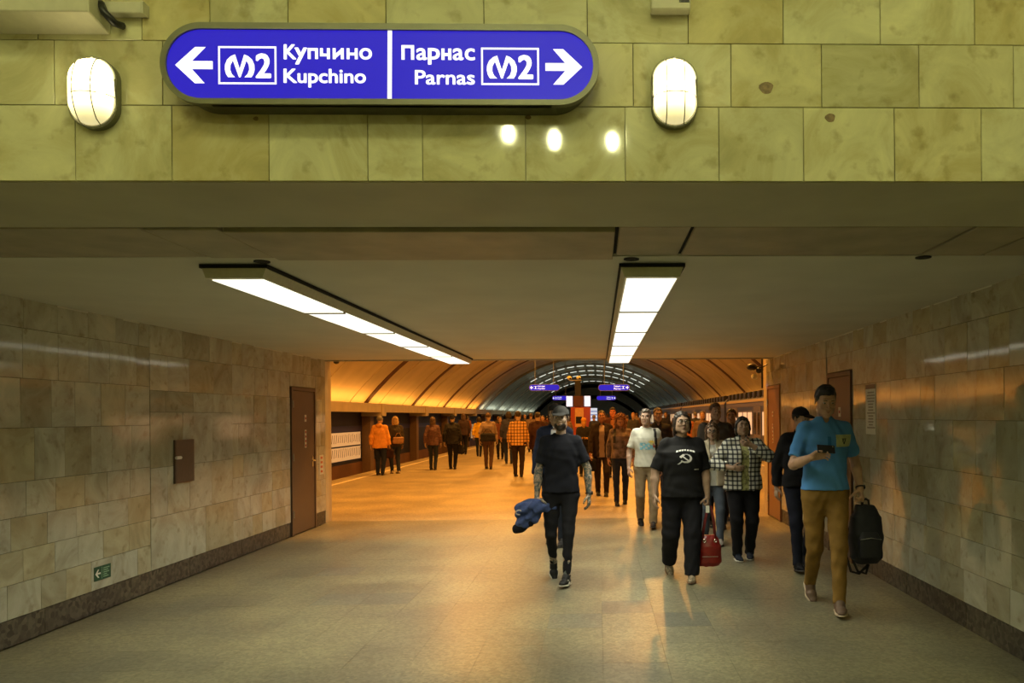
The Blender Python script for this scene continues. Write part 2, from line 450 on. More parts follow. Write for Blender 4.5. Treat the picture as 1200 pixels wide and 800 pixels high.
# metal strip closing the ceiling towards the hall
struct('trim_1', bxm(XL, XR, 12.2, 12.23, ZC - 0.02, ZC + 0.35, 0.003), M_METAL)
struct('trim_2', bxm(XL, XL + .012, 4.39, 12.2, ZC - 0.012, ZC), M_CEIL)
struct('trim_3', bxm(XR - .012, XR, 4.39, 12.2, ZC - 0.012, ZC), M_CEIL)
for k, (px, py) in enumerate(((307, 306), (740, 303), (1082, 301))):
    p = at(px, py, 1); t = (ZC - CAMZ) / (p.z - CAMZ); p = Vector((p.x * t, t, ZC))
    b_ = bmesh.new(); bmesh.ops.create_cone(b_, cap_ends=True, segments=20, radius1=.045, radius2=.045, depth=.006)  # flat black disc stands for the shaded inside of a recessed hole
    o = obj('ceiling_spotlight_cap', b_, M_DARK, None, loc=(p.x, p.y, ZC - 0.003))
    tag(o, ['round black cap in ceiling just before the left light fixture', 'round black cap in ceiling just before the right light fixture',
            'round black cap in ceiling near the right wall'][k], 'cap', 'ceiling caps')

# vestibule behind the viewer
bm = bmesh.new()
box(bm, -6.5, -6.2, -9.6, 3.35, -.3, 7.3); box(bm, 5.6, 5.9, -9.6, 3.35, -.3, 7.3)
box(bm, -6.5, 5.9, -9.9, -9.6, -.3, 7.3)
struct('wall_back', bm, plain('vestibule_wall', (0.5, 0.47, 0.3), 0.6, scale=2))
struct('ceiling_vestibule', bxm(-6.5, 5.9, -9.9, 3.35, 7.0, 7.3), plain('vestibule_ceiling', (0.6, 0.58, 0.42), 0.7))
M_GLOBE = emit('globe_glass', (0.97, 0.97, 0.47), L_PENDANT)
k = 0
for (gx, gy, gz) in ((-1.39, -6, 6.05), (-.60, -6, 6.0), (0.3, -5.8, 5.9), (-3.2, -1.6, 6.75), (3.4, -1.6, 6.7), (1.0, -1.2, 6.75), (-1.2, -2.2, 6.8)):
    k += 1
    t = thing('pendant_lamp', 'white globe pendant lamp hanging in the hall behind the viewer', 'lamp', (gx, gy, gz), 0, 'pendant lamps behind the viewer')
    b_ = bmesh.new(); ellip(b_, (0, 0, 0), (.07, .07, .125), 16, 12); obj('globe', b_, M_GLOBE, t, True)
    b_ = bmesh.new(); tube(b_, [(0, 0, .15), (0, 0, 7.0 - gz)], 0.012); obj('rod', b_, M_METAL, t)

# ================================================================== doors, hatch, signs of the passage
def door(n, axis, x, ya, yb, zt, m, handle_y, label):
    s = 1 if axis == 'l' else -1
    d = bpy.data.objects.new('door_%d' % n, bxm_to(m, x, s, ya, yb, zt)); COL.objects.link(d); d['kind'] = 'structure'
    b_ = bmesh.new()
    for (u, v, z0, z1) in ((ya, ya + .045, 0, zt), (yb - .045, yb, 0, zt), (ya + .045, yb - .045, zt - .045, zt)):
        box(b_, min(x - s * .03, x + s * .028), max(x - s * .03, x + s * .028), u, v, z0, z1)
    obj('door_frame', b_, m, d)
    b_ = bmesh.new(); tube(b_, [(x + s * .02, handle_y, 1.02), (x + s * .065, handle_y, 1.02)], .012); tube(b_, [(x + s * .065, handle_y, 1.02), (x + s * .065, handle_y + (.11 if handle_y < (ya + yb) / 2 else -.11), 1.02)], .010)
    box(b_, min(x + s * .018, x + s * .026), max(x + s * .018, x + s * .026), handle_y - .02, handle_y + .02, .93, 1.09)
    obj('door_handle', b_, M_CHROME, d)
    b_ = bmesh.new()
    hy = yb - .05 if handle_y < (ya + yb) / 2 else ya + .05
    for z in (.3, 1.1, 1.85): tube(b_, [(x + s * .03, hy, z - .05), (x + s * .03, hy, z + .05)], .009)
    obj('door_hinge', b_, M_METAL, d)
    return d
def bxm_to(m, x, s, ya, yb, zt):
    b_ = bxm(min(x - s * .05, x + s * .018), max(x - s * .05, x + s * .018), ya + .05, yb - .05, .012, zt - .05, .003)
    return mesh_of('door', b_, m)
d1 = door(1, 'l', XL, 10.84, 11.76, 2.09, M_DOOR, 11.62, '')
d2 = door(2, 'r', XR, 8.40, 9.28, 2.13, M_DOOR, 8.55, '')
d3 = door(3, 'r', XR, 11.72, 12.58, 2.11, plain('orange_brown_door', (0.27, 0.12, 0.055), 0.45, var=.05), 11.86, '')
def door_sign(parent, x, s, y, z, h, w=.07):
    b_ = bxm(min(x, x + s * .004), max(x, x + s * .004), y - w / 2, y + w / 2, z, z + h); obj('door_sign', b_, M_PAPER, parent)
    b_ = bmesh.new()
    n = max(1, int(h / .06))
    for i in range(n):
        zz = z + (i + .5) * h / n
        box(b_, min(x + s * .004, x + s * .0055), max(x + s * .004, x + s * .0055), y - w * .32, y + w * .32, zz - .016, zz + .016)
    obj('sign_print', b_, M_RED, parent)
door_sign(d1, XL + .018, 1, 11.36, 1.60, .10); door_sign(d1, XL + .018, 1, 11.36, 1.22, .26)
door_sign(d3, XR - .018, -1, 12.2, 1.20, .30); door_sign(d3, XR - .018, -1, 12.2, 1.62, .08)
door_sign(d2, XR - .018, -1, 8.8, 1.62, .11, .08)

t = thing('wall_hatch', 'dark brown metal hatch with white tag in left tiled wall', 'hatch', (XL + .0155, 7.87, 1.0))
obj('hatch_door', bxm(0.004, .022, .012, .348, .012, .428, .003), plain('hatch_paint', (0.075, 0.06, 0.05), .45), t)
b_ = bmesh.new()
for q in ((0, .36, 0, .012), (0, .36, .428, .44), (0, .012, .012, .428), (.348, .36, .012, .428)): box(b_, 0, .02, q[0], q[1], q[2], q[3])
obj('hatch_frame', b_, M_DOOR, t)
b_ = bmesh.new(); box(b_, .022, .05, -.02, .075, .245, .275); bmesh.ops.bevel(b_, geom=b_.edges[:], offset=.006, segments=2, affect='EDGES')
obj('white_tag', b_, M_WHITE, t)

def wall_plate(name, label, cat, x, s, ya, yb, z0, z1, m):
    t = thing(name, label, cat, (x, (ya + yb) / 2, z0))
    w2 = (yb - ya) / 2
    obj('panel', bxm(min(0, s * .004), max(0, s * .004), -w2, w2, 0, z1 - z0, .001), m, t)
    return t, w2, z1 - z0
t, w2, hh = wall_plate('exit_sign', 'small green exit sign with white arrow low on left wall', 'sign', XL + .0135, 1, 6.64, 6.86, .275, .395, M_GREEN)
b_ = bmesh.new()
def pyz(bm, pts, x0, x1):
    a = [bm.verts.new((x0, p[0], p[1])) for p in pts]; b = [bm.verts.new((x1, p[0], p[1])) for p in pts]
    bm.faces.new(a); bm.faces.new(b[::-1])
    for i in range(len(pts)): bm.faces.new((a[i], b[i], b[(i + 1) % len(pts)], a[(i + 1) % len(pts)]))
    bmesh.ops.recalc_face_normals(bm, faces=bm.faces[:])
pyz(b_, [(-.10, .06), (-.065, .095), (-.05, .095), (-.072, .067), (-.03, .067), (-.03, .053), (-.072, .053), (-.05, .025), (-.065, .025)], .004, .0052)
obj('arrow', b_, M_WHITE, t)
b_ = bmesh.new(); box(b_, .004, .0048, -.015, -.011, .01, .11)
for i, (u, v) in enumerate(((0, .085), (0, .065), (0, .08), (0, .05), (0, .07))): box(b_, .004, .0052, .005, .005 + v, .092 - i * .018, .100 - i * .018)
obj('sign_print', b_, plain('sign_pale_green', (.25, .45, .30), .5, var=0), t)

t, w2, hh = wall_plate('notice_strip', 'tall white notice strip with brown header on right tiled wall', 'notice', XR - .0135, -1, 7.66, 7.94, 1.44, 1.95, M_PAPER)
obj('header', bxm(-.0055, -.0035, -w2, w2, hh - .045, hh), M_DOOR, t)
b_ = bmesh.new()
for i in range(13):
    l = R_.uniform(.4, 1) * w2
    box(b_, -.0056, -.004, -l * .9, l * .7, hh - .09 - i * .03, hh - .074 - i * .03)
obj('notice_print', b_, plain('grey_print', (.3, .27, .2), .8, var=0), t)
t, w2, hh = wall_plate('notice_strip', 'narrow red and white notice beside left metal door', 'notice', XL + .0135, 1, 11.92, 12.1, .78, 1.08, M_PAPER)
b_ = bmesh.new()
for i in range(4): box(b_, .004, .0055, -w2 * .5, w2 * .5, .03 + i * .07, .065 + i * .07)
obj('notice_print', b_, plain('notice_red', (.5, .12, .03), .6, var=0), t)

# ---- fluorescent fixtures
def fixture(xa, xb, y0, y1, label):
    t = thing('ceiling_light', label, 'light', ((xa + xb) / 2, y0, ZC), 0, 'long ceiling lights of the passage')
    hw = (xb - xa) / 2; ln = y1 - y0; d = .082
    b_ = bmesh.new()
    pr = [(-hw - .02, -.0005), (-hw - .02, -.028), (-hw, -d), (hw, -d), (hw + .02, -.028), (hw + .02, -.001)]
    a = [b_.verts.new((p[0], 0, p[1])) for p in pr]; b = [b_.verts.new((p[0], ln, p[1])) for p in pr]
    b_.faces.new(a[::-1]); b_.faces.new(b)
    for i in range(6): b_.faces.new((a[i], a[(i + 1) % 6], b[(i + 1) % 6], b[i]))
    bmesh.ops.recalc_face_normals(b_, faces=b_.faces[:])
    obj('housing', b_, M_HOUSING, t)
    obj('dark_edge', bxm(-hw - .032, hw + .032, -.012, ln + .012, -.024, -.003), M_DARK, t)
    n = 5; L_ = (ln - .06) / n
    # the louvred tubes throw their light mostly downwards
    l = bpy.data.lights.new('tube_light', 'AREA'); l.shape = 'RECTANGLE'; l.size = hw * 1.7; l.size_y = ln - .1; l.energy = L_TUBE_W; l.color = (1.0, .97, .76); l.spread = math.radians(124)
    lo = bpy.data.objects.new('tube_light', l); COL.objects.link(lo); lo.parent = t; lo.location = (0, ln / 2, -d - .016)
    for i in range(n):
        ya = .03 + i * L_ + .02; yb = .03 + (i + 1) * L_ - .02
        if i: obj('divider', bxm(-hw + .010, hw - .010, .03 + i * L_ - .022, .03 + i * L_ + .022, -d - .012, -d), M_FRAME, t)
        obj('diffuser', bxm(-hw + .014, hw - .014, ya, yb, -d - .006, -d + .004, .002), M_DIFF, t)
    return t
fixture(-2.30, -1.97, 4.58, 12.0, 'long fluorescent ceiling light on the left, seen from its side')
fixture(0.165, 0.495, 4.58, 12.0, 'long fluorescent ceiling light on the right, above the crowd')

# ---- direction sign
def stadium(x0, x1, z0, z1, r, n=14):
    pts = []
    for (cx, cz, a0) in ((x1 - r, z1 - r, 0), (x0 + r, z1 - r, 90), (x0 + r, z0 + r, 180), (x1 - r, z0 + r, 270)):
        for k in range(n + 1):
            a = math.radians(a0 + 90 * k / n); pts.append((cx + r * math.cos(a), cz + r * math.sin(a)))
    return pts
def main_sign():
    YF = Y0 - 0.115
    p0 = at(187, 75, YF); p1 = at(702, 75, YF); zt = at(445, 27, YF).z; zb = at(445, 122, YF).z
    t = thing('direction_sign', 'long backlit blue metro direction sign on the yellow marble wall', 'sign', ((p0.x + p1.x) / 2, Y0 - .012, zb))
    def ox(px): return at(px, 75, YF).x - t.location.x
    def oz(py): return at(445, py, YF).z - t.location.z
    dy = YF - t.location.y
    x0, x1 = ox(187), ox(702); z0, z1 = 0, zt - zb
    b_ = bmesh.new(); extrude_poly(b_, stadium(x0 + .03, x1 - .03, z0 - .0, z1 - .012, .15), dy + .012, 0.0); obj('housing', b_, plain('sign_side', (.10, .10, .07), .4, metal=.3), t)
    # frame ring
    b_ = bmesh.new()
    outer = stadium(x0, x1, z0, z1, (z1 - z0) / 2 - .001); inner = stadium(ox(194), ox(695), oz(115.5), oz(34.5), (oz(34.5) - oz(115.5)) / 2 - .002)
    n = len(outer)
    v1 = [b_.verts.new((p[0], dy, p[1])) for p in outer]; v2 = [b_.verts.new((p[0], dy, p[1])) for p in inner]
    v3 = [b_.verts.new((p[0], dy + .03, p[1])) for p in outer]; v4 = [b_.verts.new((p[0], dy + .014, p[1])) for p in inner]
    for i in range(n):
        j = (i + 1) % n
        b_.faces.new((v1[i], v1[j], v2[j], v2[i])); b_.faces.new((v1[i], v3[i], v3[j], v1[j])); b_.faces.new((v2[i], v2[j], v4[j], v4[i]))
    bmesh.ops.recalc_face_normals(b_, faces=b_.faces[:])
    obj('frame', b_, M_FRAME, t)
    b_ = bmesh.new(); extrude_poly(b_, inner, dy + .009, dy + .02); obj('blue_panel', b_, M_BLUE, t)
    ya, yb = dy + .0078, dy + .0092
    def poly(nm, pts): 
        b = bmesh.new(); extrude_poly(b, [(ox(p[0]), oz(p[1])) for p in pts], ya, yb); return obj(nm, b, M_WHITE_E, t)
    poly('divider', [(454, 34.5), (459, 34.5), (458, 115.5), (453, 115.5)])
    S = 4.286
    def c8(l): return [(180 + x / S, 20 + y / S) for x, y in l]
    poly('arrow', c8([(102, 240), (203, 150), (256, 150), (186, 220), (291, 220), (291, 260), (186, 260), (250, 331), (200, 331)]))
    T = 3.75
    def c7(l): return [(400 + x / T, 20 + y / T) for x, y in l]
    poly('arrow', c7([(1058, 211), (975, 289), (930, 289), (984, 228), (896, 228), (896, 194), (984, 194), (930, 132), (975, 132)]))
    def ringbox(c, x0, y0, x1, y1, w):
        b = bmesh.new()
        for (a, bb, cc, d) in ((x0, y0, x1, y0 + w), (x0, y1 - w, x1, y1), (x0, y0 + w, x0 + w, y1 - w), (x1 - w, y0 + w, x1, y1 - w)):
            q = c([(a, bb), (cc, bb), (cc, d), (a, d)]); extrude_poly(b, [(ox(p[0]), oz(p[1])) for p in q], ya, yb)
        obj('line_badge_frame', b, M_WHITE_E, t)
    ringbox(c8, 319, 145, 612, 335, 9); ringbox(c7, 613, 127, 868, 292, 8)
    def logo(c, ax, k):
        # metro emblem: V between two curved blades
        def L(l): return c([(ax + (x - 427) * k, y) for x, y in l])
        cyc = 0
        left = [(398, 186), (378, 196), (362, 214), (353, 240), (352, 262), (358, 284), (368, 300), (402, 300), (385, 282), (378, 262), (379, 238), (387, 218), (396, 208), (424, 300), (430, 300), (427, 262)]
        left = [(404, 186), (384, 194), (364, 212), (353, 238), (352, 262), (358, 284), (368, 300), (403, 300), (387, 284), (379, 262), (381, 238), (393, 216), (423, 300), (428, 300), (428, 262)]
        right = [(854 - x, y) for x, y in left]
        return left, right
    def put_logo(c, ax, k, ymap):
        l, r = logo(c, ax, k)
        for nm, pts in (('emblem', l), ('emblem', r)):
            poly(nm, c([(ax + (x - 427) * k, ymap(y)) for x, y in pts]))
    put_logo(c8, 427, 1.0, lambda y: y)
    put_logo(c7, 704, 0.885, lambda y: 162 + (y - 186) * 0.885)
    def txt(nm, s, c, x0, y0, x1, y1, bold):
        (a, b), (cc, d) = c([(x0, y0), (x1, y1)])
        obj(nm, text_bm(s, ox(a), ox(cc), oz(d), oz(b), ya, yb, bold), M_WHITE_E, t)
    txt('digit', '2', c8, 512, 184, 580, 300, .045); txt('digit', '2', c7, 780, 162, 838, 262, .045)
    def cyr(c, word, spans, cap_y, x_y, base_y, desc_y, sw):
        for ch, (a, b) in zip(word, spans):
            top = cap_y if ch in 'КП' else x_y
            lat = {'К': 'K', 'у': 'y', 'о': 'o', 'р': 'p', 'с': 'c', 'а': 'a'}.get(ch)
            if lat:
                txt('letter', lat, c, a, top, b, desc_y if ch in 'ур' else base_y, .04); continue
            bars = []; H = base_y - top
            if ch in 'пП': bars = [(a, top, a + sw, base_y), (b - sw, top, b, base_y), (a + sw, top, b - sw, top + sw * .9)]
            if ch == 'н': bars = [(a, top, a + sw, base_y), (b - sw, top, b, base_y), (a + sw, top + H * .40, b - sw, top + H * .40 + sw * .9)]
            if ch == 'ч': bars = [(a, top, a + sw, top + H * .52), (b - sw, top, b, base_y), (a, top + H * .50, b - sw, top + H * .50 + sw * .9)]
            if ch == 'и': bars = [(a, top, a + sw, base_y), (b - sw, top, b, base_y)]
            bb = bmesh.new()
            for (p, q, r, u) in bars:
                extrude_poly(bb, [(ox(m_[0]), oz(m_[1])) for m_ in c([(p, q), (r, q), (r, u), (p, u)])], ya, yb)
            if ch == 'и': extrude_poly(bb, [(ox(m_[0]), oz(m_[1])) for m_ in c([(a + sw * .6, base_y), (a + sw * .6, base_y - sw * 1.5), (b - sw * .6, top), (b - sw * .6, top + sw * 1.5)])], ya, yb)
            obj('letter', bb, M_WHITE_E, t)
    cyr(c8, 'Купчино', [(652, 710), (707, 764), (770, 822), (832, 882), (896, 952), (966, 1022), (1032, 1092)], 136, 152, 207, 232, 15)
    txt('lettering', 'Kupchino', c8, 650, 258, 1060, 348, .028)
    cyr(c7, 'Парнас', [(262, 318), (329, 373), (381, 429), (438, 482), (490, 534), (543, 584)], 118, 132, 182, 201, 14)
    txt('lettering', 'Parnas', c7, 322, 229, 583, 290, .028)
main_sign()

# ---- bulkhead lamps
M_BULK = emit('bulkhead_glass', (1.0, 0.86, 0.42), L_BULK)
_nt = M_BULK.node_tree; _tc = _nt.nodes.new('ShaderNodeTexCoord'); _sp = _nt.nodes.new('ShaderNodeSeparateXYZ'); _mr = _nt.nodes.new('ShaderNodeMapRange')
_mr.interpolation_type = 'SMOOTHSTEP'
_mr.inputs['From Min'].default_value = -.115; _mr.inputs['From Max'].default_value = .03; _mr.inputs['To Min'].default_value = .75; _mr.inputs['To Max'].default_value = L_BULK
_nt.links.new(_tc.outputs['Object'], _sp.inputs[0]); _nt.links.new(_sp.outputs['Z'], _mr.inputs['Value']); _nt.links.new(_mr.outputs[0], _nt.nodes['Principled BSDF'].inputs['Emission Strength'])
def bulkhead(px, label, lean=0):
    c = at(px, 110, Y0 - .03)
    t = thing('bulkhead_lamp', label, 'lamp', (c.x, Y0 - .012, c.z), 0, 'oval wall lamps')
    w2, h2 = .084, .130
    b_ = bmesh.new(); extrude_poly(b_, [(x * 1.06, z * 1.03) for x, z in stadium(-w2, w2, -h2, h2, .082)], -.03, 0); 
    obj('base', b_, M_FRAME, t)
    # domed glass
    b_ = bmesh.new(); rings = []
    for k in range(7):
        a = k / 6 * math.pi / 2; s = math.cos(a); yy = -.03 - .06 * math.sin(a)
        if k == 6: s = .05
        rings.append([b_.verts.new((p[0] * (s ** .6), yy, p[1] * (s ** .5))) for p in stadium(-w2 * .95, w2 * .95, -h2 * .96, h2 * .96, .079, 6)])
    for a, b in zip(rings, rings[1:]):
        for i in range(len(a)): b_.faces.new((a[i], a[(i + 1) % len(a)], b[(i + 1) % len(a)], b[i]))
    b_.faces.new(rings[-1]); bmesh.ops.recalc_face_normals(b_, faces=b_.faces[:])
    obj('glass_cover', b_, M_BULK, t, True)
    # wire guard
    for (xx, is_v) in ((-.034, 1), (.034, 1), (0, 0)):
        b_ = bmesh.new()
        if is_v: pts = [(xx, -.03 - .068 * math.sin(math.pi * u) ** .5 if 0 < u < 1 else -.03, -h2 + 2 * h2 * u) for u in [i / 14 for i in range(15)]]
        else: pts = [(-w2 + 2 * w2 * u, -.03 - .066 * math.sin(math.pi * u) ** .5 if 0 < u < 1 else -.03, -.02) for u in [i / 14 for i in range(15)]]
        tube(b_, pts, .0022, 6); obj('guard_wire', b_, M_METAL, t, True)
    b_ = bmesh.new()
    ring = stadium(-w2, w2, -h2, h2, .081, 8); ring.append(ring[0])
    tube(b_, [(p[0], -.031, p[1]) for p in ring], .006, 6, False); obj('rim', b_, M_METAL, t, True)
    for z in (-h2 - .002, h2 + .002):
        b_ = bmesh.new(); ellip(b_, (0, -.032, z), (.008, .008, .006)); obj('screw', b_, M_METAL, t, True)
bulkhead(111, 'oval caged wall lamp left of the blue direction sign')
bulkhead(790, 'oval caged wall lamp right of the blue direction sign')

# ---- boxes at the top edge of the wall
b = at(104, 41, Y0 - .012); b.x = at(104, 30, Y0 - .14).x
t = thing('wall_unit', 'large cream metal unit on wall above the left oval lamp', 'unit', (b.x, Y0 - .012, b.z))
W = .62
b_ = bxm(-W, 0, -.13, 0, .0, .42, .004)
for v in b_.verts:
    if v.co.z < .01 and v.co.y < -.12: v.co.z += .022
obj('casing', b_, M_HOUSING, t)
b_ = bmesh.new(); tube(b_, [(.0, -.06, .09), (.02, -.07, .05), (.045, -.05, .02), (.05, -.01, .03)], .014); obj('cable', b_, M_BLACK, t, True)
c0 = at(104, 18, Y0 - .03); c1 = at(170, 18, Y0 - .03); zt = at(137, 5, Y0 - .03).z
t = thing('cable_duct', 'short cream cable duct beside the large wall unit', 'duct', (c0.x, Y0 - .012, c0.z))
ln = c1.x - c0.x
obj('trunking', bxm(0.004, ln, -.04, 0, 0, zt - c0.z, .003), M_HOUSING, t)
obj('end_cap', bxm(ln, ln + .006, -.042, 0, -.002, zt - c0.z + .002, .001), M_HOUSING, t)
b_ = bmesh.new(); tube(b_, [(0, -.045, .03), (.03, -.05, .034), (.06, -.045, .028)], .006); obj('cable', b_, M_BLACK, t, True)
c0 = at(763, 12, Y0 - .05); c1 = at(809, 12, Y0 - .05)
t = thing('junction_box', 'small cream box at top of wall above the right oval lamp', 'box', (c0.x, Y0 - .012, c0.z))
ln = c1.x - c0.x
obj('casing', bxm(0, ln, -.05, 0, 0, .12, .004), M_HOUSING, t)
obj('label_plate', bxm(ln - .045, ln - .005, -.052, -.049, .025, .035), M_BLACK, t)

# ================================================================== PLATFORM HALL
XPL, XPR = -7.05, 5.85
M_VAULT = plain('vault_plaster', (0.58, 0.47, 0.30), 0.55, var=0.10, scale=0.8)
M_VAULT_G = plain('vault_panel_grey', (0.22, 0.23, 0.19), 0.32, var=0.12, scale=0.6)
M_RIB = plain('rib_brown', (0.10, 0.035, 0.02), 0.6, var=0.2)
M_RIB_G = plain('rib_grey', (0.30, 0.31, 0.27), 0.25, var=0.1)
M_CORN = plain('cornice_stone', (0.60, 0.48, 0.28), 0.5, var=0.10, scale=2)
M_TRACKW = plain('track_wall_dark', (0.018, 0.017, 0.035), 0.5, var=0.2, scale=2)
M_PLAT = terrazzo('platform_stone', (0.36, 0.30, 0.19), rough=0.36)
RAD = (HS * HS + RISE * RISE) / (2 * RISE); AMAX = math.asin(HS / RAD)
def arc(u, dr=0.0):
    a = AMAX * u
    return HC + (RAD - dr) * math.sin(a), SPR + RISE - RAD + (RAD - dr) * math.cos(a)
plat = struct('platform', bxm(XPL, XPR, 12.4, Y_HALL, -1.2, 0.0), M_PLAT)
for (xx, wd) in ((-6.55, .10), (5.35, .10)):
    obj('edge_line', bxm(xx - wd / 2, xx + wd / 2, 12.4, Y_HALL, -.004, .003), plain('line_paint', (.78, .68, .48), .5, var=.1), plat)
struct('track_bed', bxm(HC - HS - 1, HC + HS + 1, 12.4, Y_HALL, -1.5, -1.2), plain('track_bed_concrete', (.07, .05, .035), .9))
# vault shell between ribs, one panel per bay
ribs_y = [18 + 9.0 * i for i in range(13)]
edges_y = [12.23] + ribs_y + [Y_HALL]
vt = bpy.data.objects.new('ceiling_vault', None); COL.objects.link(vt); vt['kind'] = 'structure'
NU = 40
def shell(y0, y1, dr0, dr1, m, nm):
    b_ = bmesh.new(); g = []
    for i in range(NU + 1):
        u = -1 + 2 * i / NU
        row = []
        for (yy, dr) in ((y0, dr0), (y1, dr0), (y1, dr1), (y0, dr1)):
            x, z = arc(u, dr); row.append(b_.verts.new((x, yy, z)))
        g.append(row)
    for a, b in zip(g, g[1:]):
        for k in range(4): b_.faces.new((a[k], a[(k + 1) % 4], b[(k + 1) % 4], b[k]))
    bmesh.ops.recalc_face_normals(b_, faces=b_.faces[:])
    return obj(nm, b_, m, vt, False)
for a, b in zip(edges_y, edges_y[1:]):
    gl = a > 68
    n = 4
    for k in range(n):        # cast panels across each bay
        ya, yb = a + (b - a) * k / n, a + (b - a) * (k + 1) / n
        shell(ya + .012, yb - .012, 0.0 + (.025 if k % 2 else 0), -0.25, M_VAULT_G if gl else M_VAULT, 'vault_panel')
shell(12.23, Y_HALL, -0.2, -0.4, M_RIB, 'vault_backing')
for y in ribs_y:
    g = y > 68
    shell(y - (.30 if not g else .25), y + (.30 if not g else .25), .05 if not g else .22, -0.1, M_RIB if not g else M_RIB_G, 'rib')
# short glowing strips along the far ribs, added to imitate pale reflections
M_STRIP = emit('strip_lamp', (0.95, 1.0, 0.86), 0.9)
for y in ribs_y:
    if y not in (81, 90, 99, 117): continue
    for i in range(13):
        u = -0.54 + 1.08 * i / 12
        (xa, za), (xb, zb) = arc(u - .033, .30), arc(u + .033, .30)
        b_ = bmesh.new(); tube(b_, [(xa, y - .3, za), (xb, y - .3, zb)], .04, 6)
        tag(obj('strip_lamp', b_, M_STRIP), 'short white strip lamp on the %s lamp-lit arch of the grey vault' % {81: 'nearest', 90: 'second', 99: 'third', 117: 'farthest'}[int(y)], 'lamp', 'strip lamps on the %s lit arch' % {81: 'nearest', 90: 'second', 99: 'third', 117: 'farthest'}[int(y)])
# cornice beams, brackets, pilasters, track walls
for sd, nm in ((-1, 'left'), (1, 'right')):
    xw = HC + sd * HS
    b_ = bmesh.new(); box(b_, min(xw, xw + sd * .5), max(xw, xw + sd * .5), 12.4, Y_HALL, -1.5, SPR + .05)
    tw = struct('wall_track_' + nm, b_, M_TRACKW)
    for a, b in zip(edges_y, edges_y[1:]):
        bb = bmesh.new()
        x0, x1 = sorted((xw, xw - sd * .92)); box(bb, x0, x1, a + .01, b - .01, 1.90, 2.0)
        x0, x1 = sorted((xw - sd * .86, xw - sd * .92)); box(bb, x0, x1, a + .01, b - .01, 2.0, 2.29)
        obj('cornice_beam', bb, M_CORN, tw)
    for y in ribs_y:
        x0, x1 = sorted((xw, xw - sd * .97))
        obj('bracket', bxm(x0, x1, y - .33, y + .33, 1.72, 2.30, .01), M_CORN, tw)
        x0, x1 = sorted((xw, xw - sd * .4))
        obj('pilaster', bxm(x0, x1, y - .26, y + .26, -1.2, 1.72, .01), plain('pilaster_brown', (.20, .12, .06), .5, var=.15), tw)
    b_ = bmesh.new()
    x0, x1 = sorted((xw + sd * .0, xw - sd * .012)); box(b_, x0, x1, 12.5, Y_HALL, 1.05, 1.30)
    obj('blue_band', b_, plain('band_blue', (.03, .03, .14), .4, var=.05), tw)
    b_ = bmesh.new(); box(b_, x0, x1, 12.5, Y_HALL, -1.2, -.35); obj('lower_wall', b_, plain('track_wall_brown', (.16, .07, .03), .7, var=.2, scale=1), tw)
    for k in (0, 1):
        b_ = bmesh.new(); xr = (XPL - .45 - 1.5 * k) if sd < 0 else (XPR + .45 + 1.5 * k)
        box(b_, xr - .035, xr + .035, 12.5, Y_HALL, -1.2, -1.05); obj('rail', b_, M_METAL, tw)
# line map boards on the left track wall
def board(y0, y1, z0, z1, label):
    t = thing('line_board', label, 'board', (HC - HS + .016, y0, z0))
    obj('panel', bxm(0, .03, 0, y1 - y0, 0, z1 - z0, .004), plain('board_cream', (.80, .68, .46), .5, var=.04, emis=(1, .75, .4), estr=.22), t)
    b_ = bmesh.new(); box(b_, .03, .036, .05, y1 - y0 - .05, (z1 - z0) * .5 - .03, (z1 - z0) * .5 + .03); obj('route_line', b_, M_BLACK, t)
    n = int((y1 - y0) / .26); mp = plain('board_brown_print', (.22, .15, .08), .6, var=0)
    for i in range(n):
        y = .15 + i * .26
        for zc in (.28, .78):
            l = R_.uniform(.14, .2)
            vs = [(y, zc * (z1 - z0) - l), (y + .05, zc * (z1 - z0) - l), (y + .17, zc * (z1 - z0) + l), (y + .12, zc * (z1 - z0) + l)]
            b_ = bmesh.new(); pyz(b_, vs, .03, .035); obj('name_print', b_, mp, t)
board(27.5, 35.4, -.18, 1.02, 'cream route board with slanted names on left track wall')
board(66, 72, -.18, 1.02, 'distant cream route board on left track wall beside the yellow jacket')
# end wall of the hall
b_ = bmesh.new()
pts = [arc(-1 + 2 * i / 30, 0) for i in range(31)]
extrude_poly(b_, [(x, z) for x, z in pts] + [(HC + HS, -1.2), (HC - HS, -1.2)], Y_HALL, Y_HALL + .3)
we = struct('wall_end', b_, plain('end_wall_grey', (.16, .15, .12), .6, var=.2, scale=.5))
for k, (u0, dr, m) in enumerate(((1, .35, M_RIB_G), (1, 2.2, M_RIB_G))):
    b_ = bmesh.new(); ins = [arc(-u0 + 2 * u0 * i / 30, dr) for i in range(31)]; ou = [arc(-u0 + 2 * u0 * i / 30, dr + .5) for i in range(31)]
    for (a, b) in zip(range(30), range(1, 31)):
        q = [b_.verts.new((p[0], Y_HALL - .15, p[1])) for p in (ins[a], ins[b], ou[b], ou[a])]; b_.faces.new(q)
    bmesh.ops.solidify(b_, geom=b_.faces[:], thickness=.1)
    obj('arch_band', b_, plain('arch_pale', (.6, .6, .52), .5, var=.05), we)
# hall side of the passage end wall
b_ = bmesh.new()
box(b_, -13, XL - .0, 12.2, 12.5, -1.5, 9); box(b_, XR + .0, 11, 12.7, 12.95, -1.5, 9); box(b_, XL, XR, 12.235, 12.5, ZC, 9); box(b_, XR, XR + .9, 12.235, 12.7, ZC, 9)
struct('wall_hall', b_, plain('hall_end_plaster', (.55, .44, .27), .6, var=.08, scale=2))
# tiled reveal at the left corner
b_ = bmesh.new()
crn = struct('trim_4', bxm(XL - .3, XL + .012, 12.2, 12.34, 0, ZC - .02, .004), plain('corner_stone', (.58, .50, .33), .35, var=.1, scale=6))

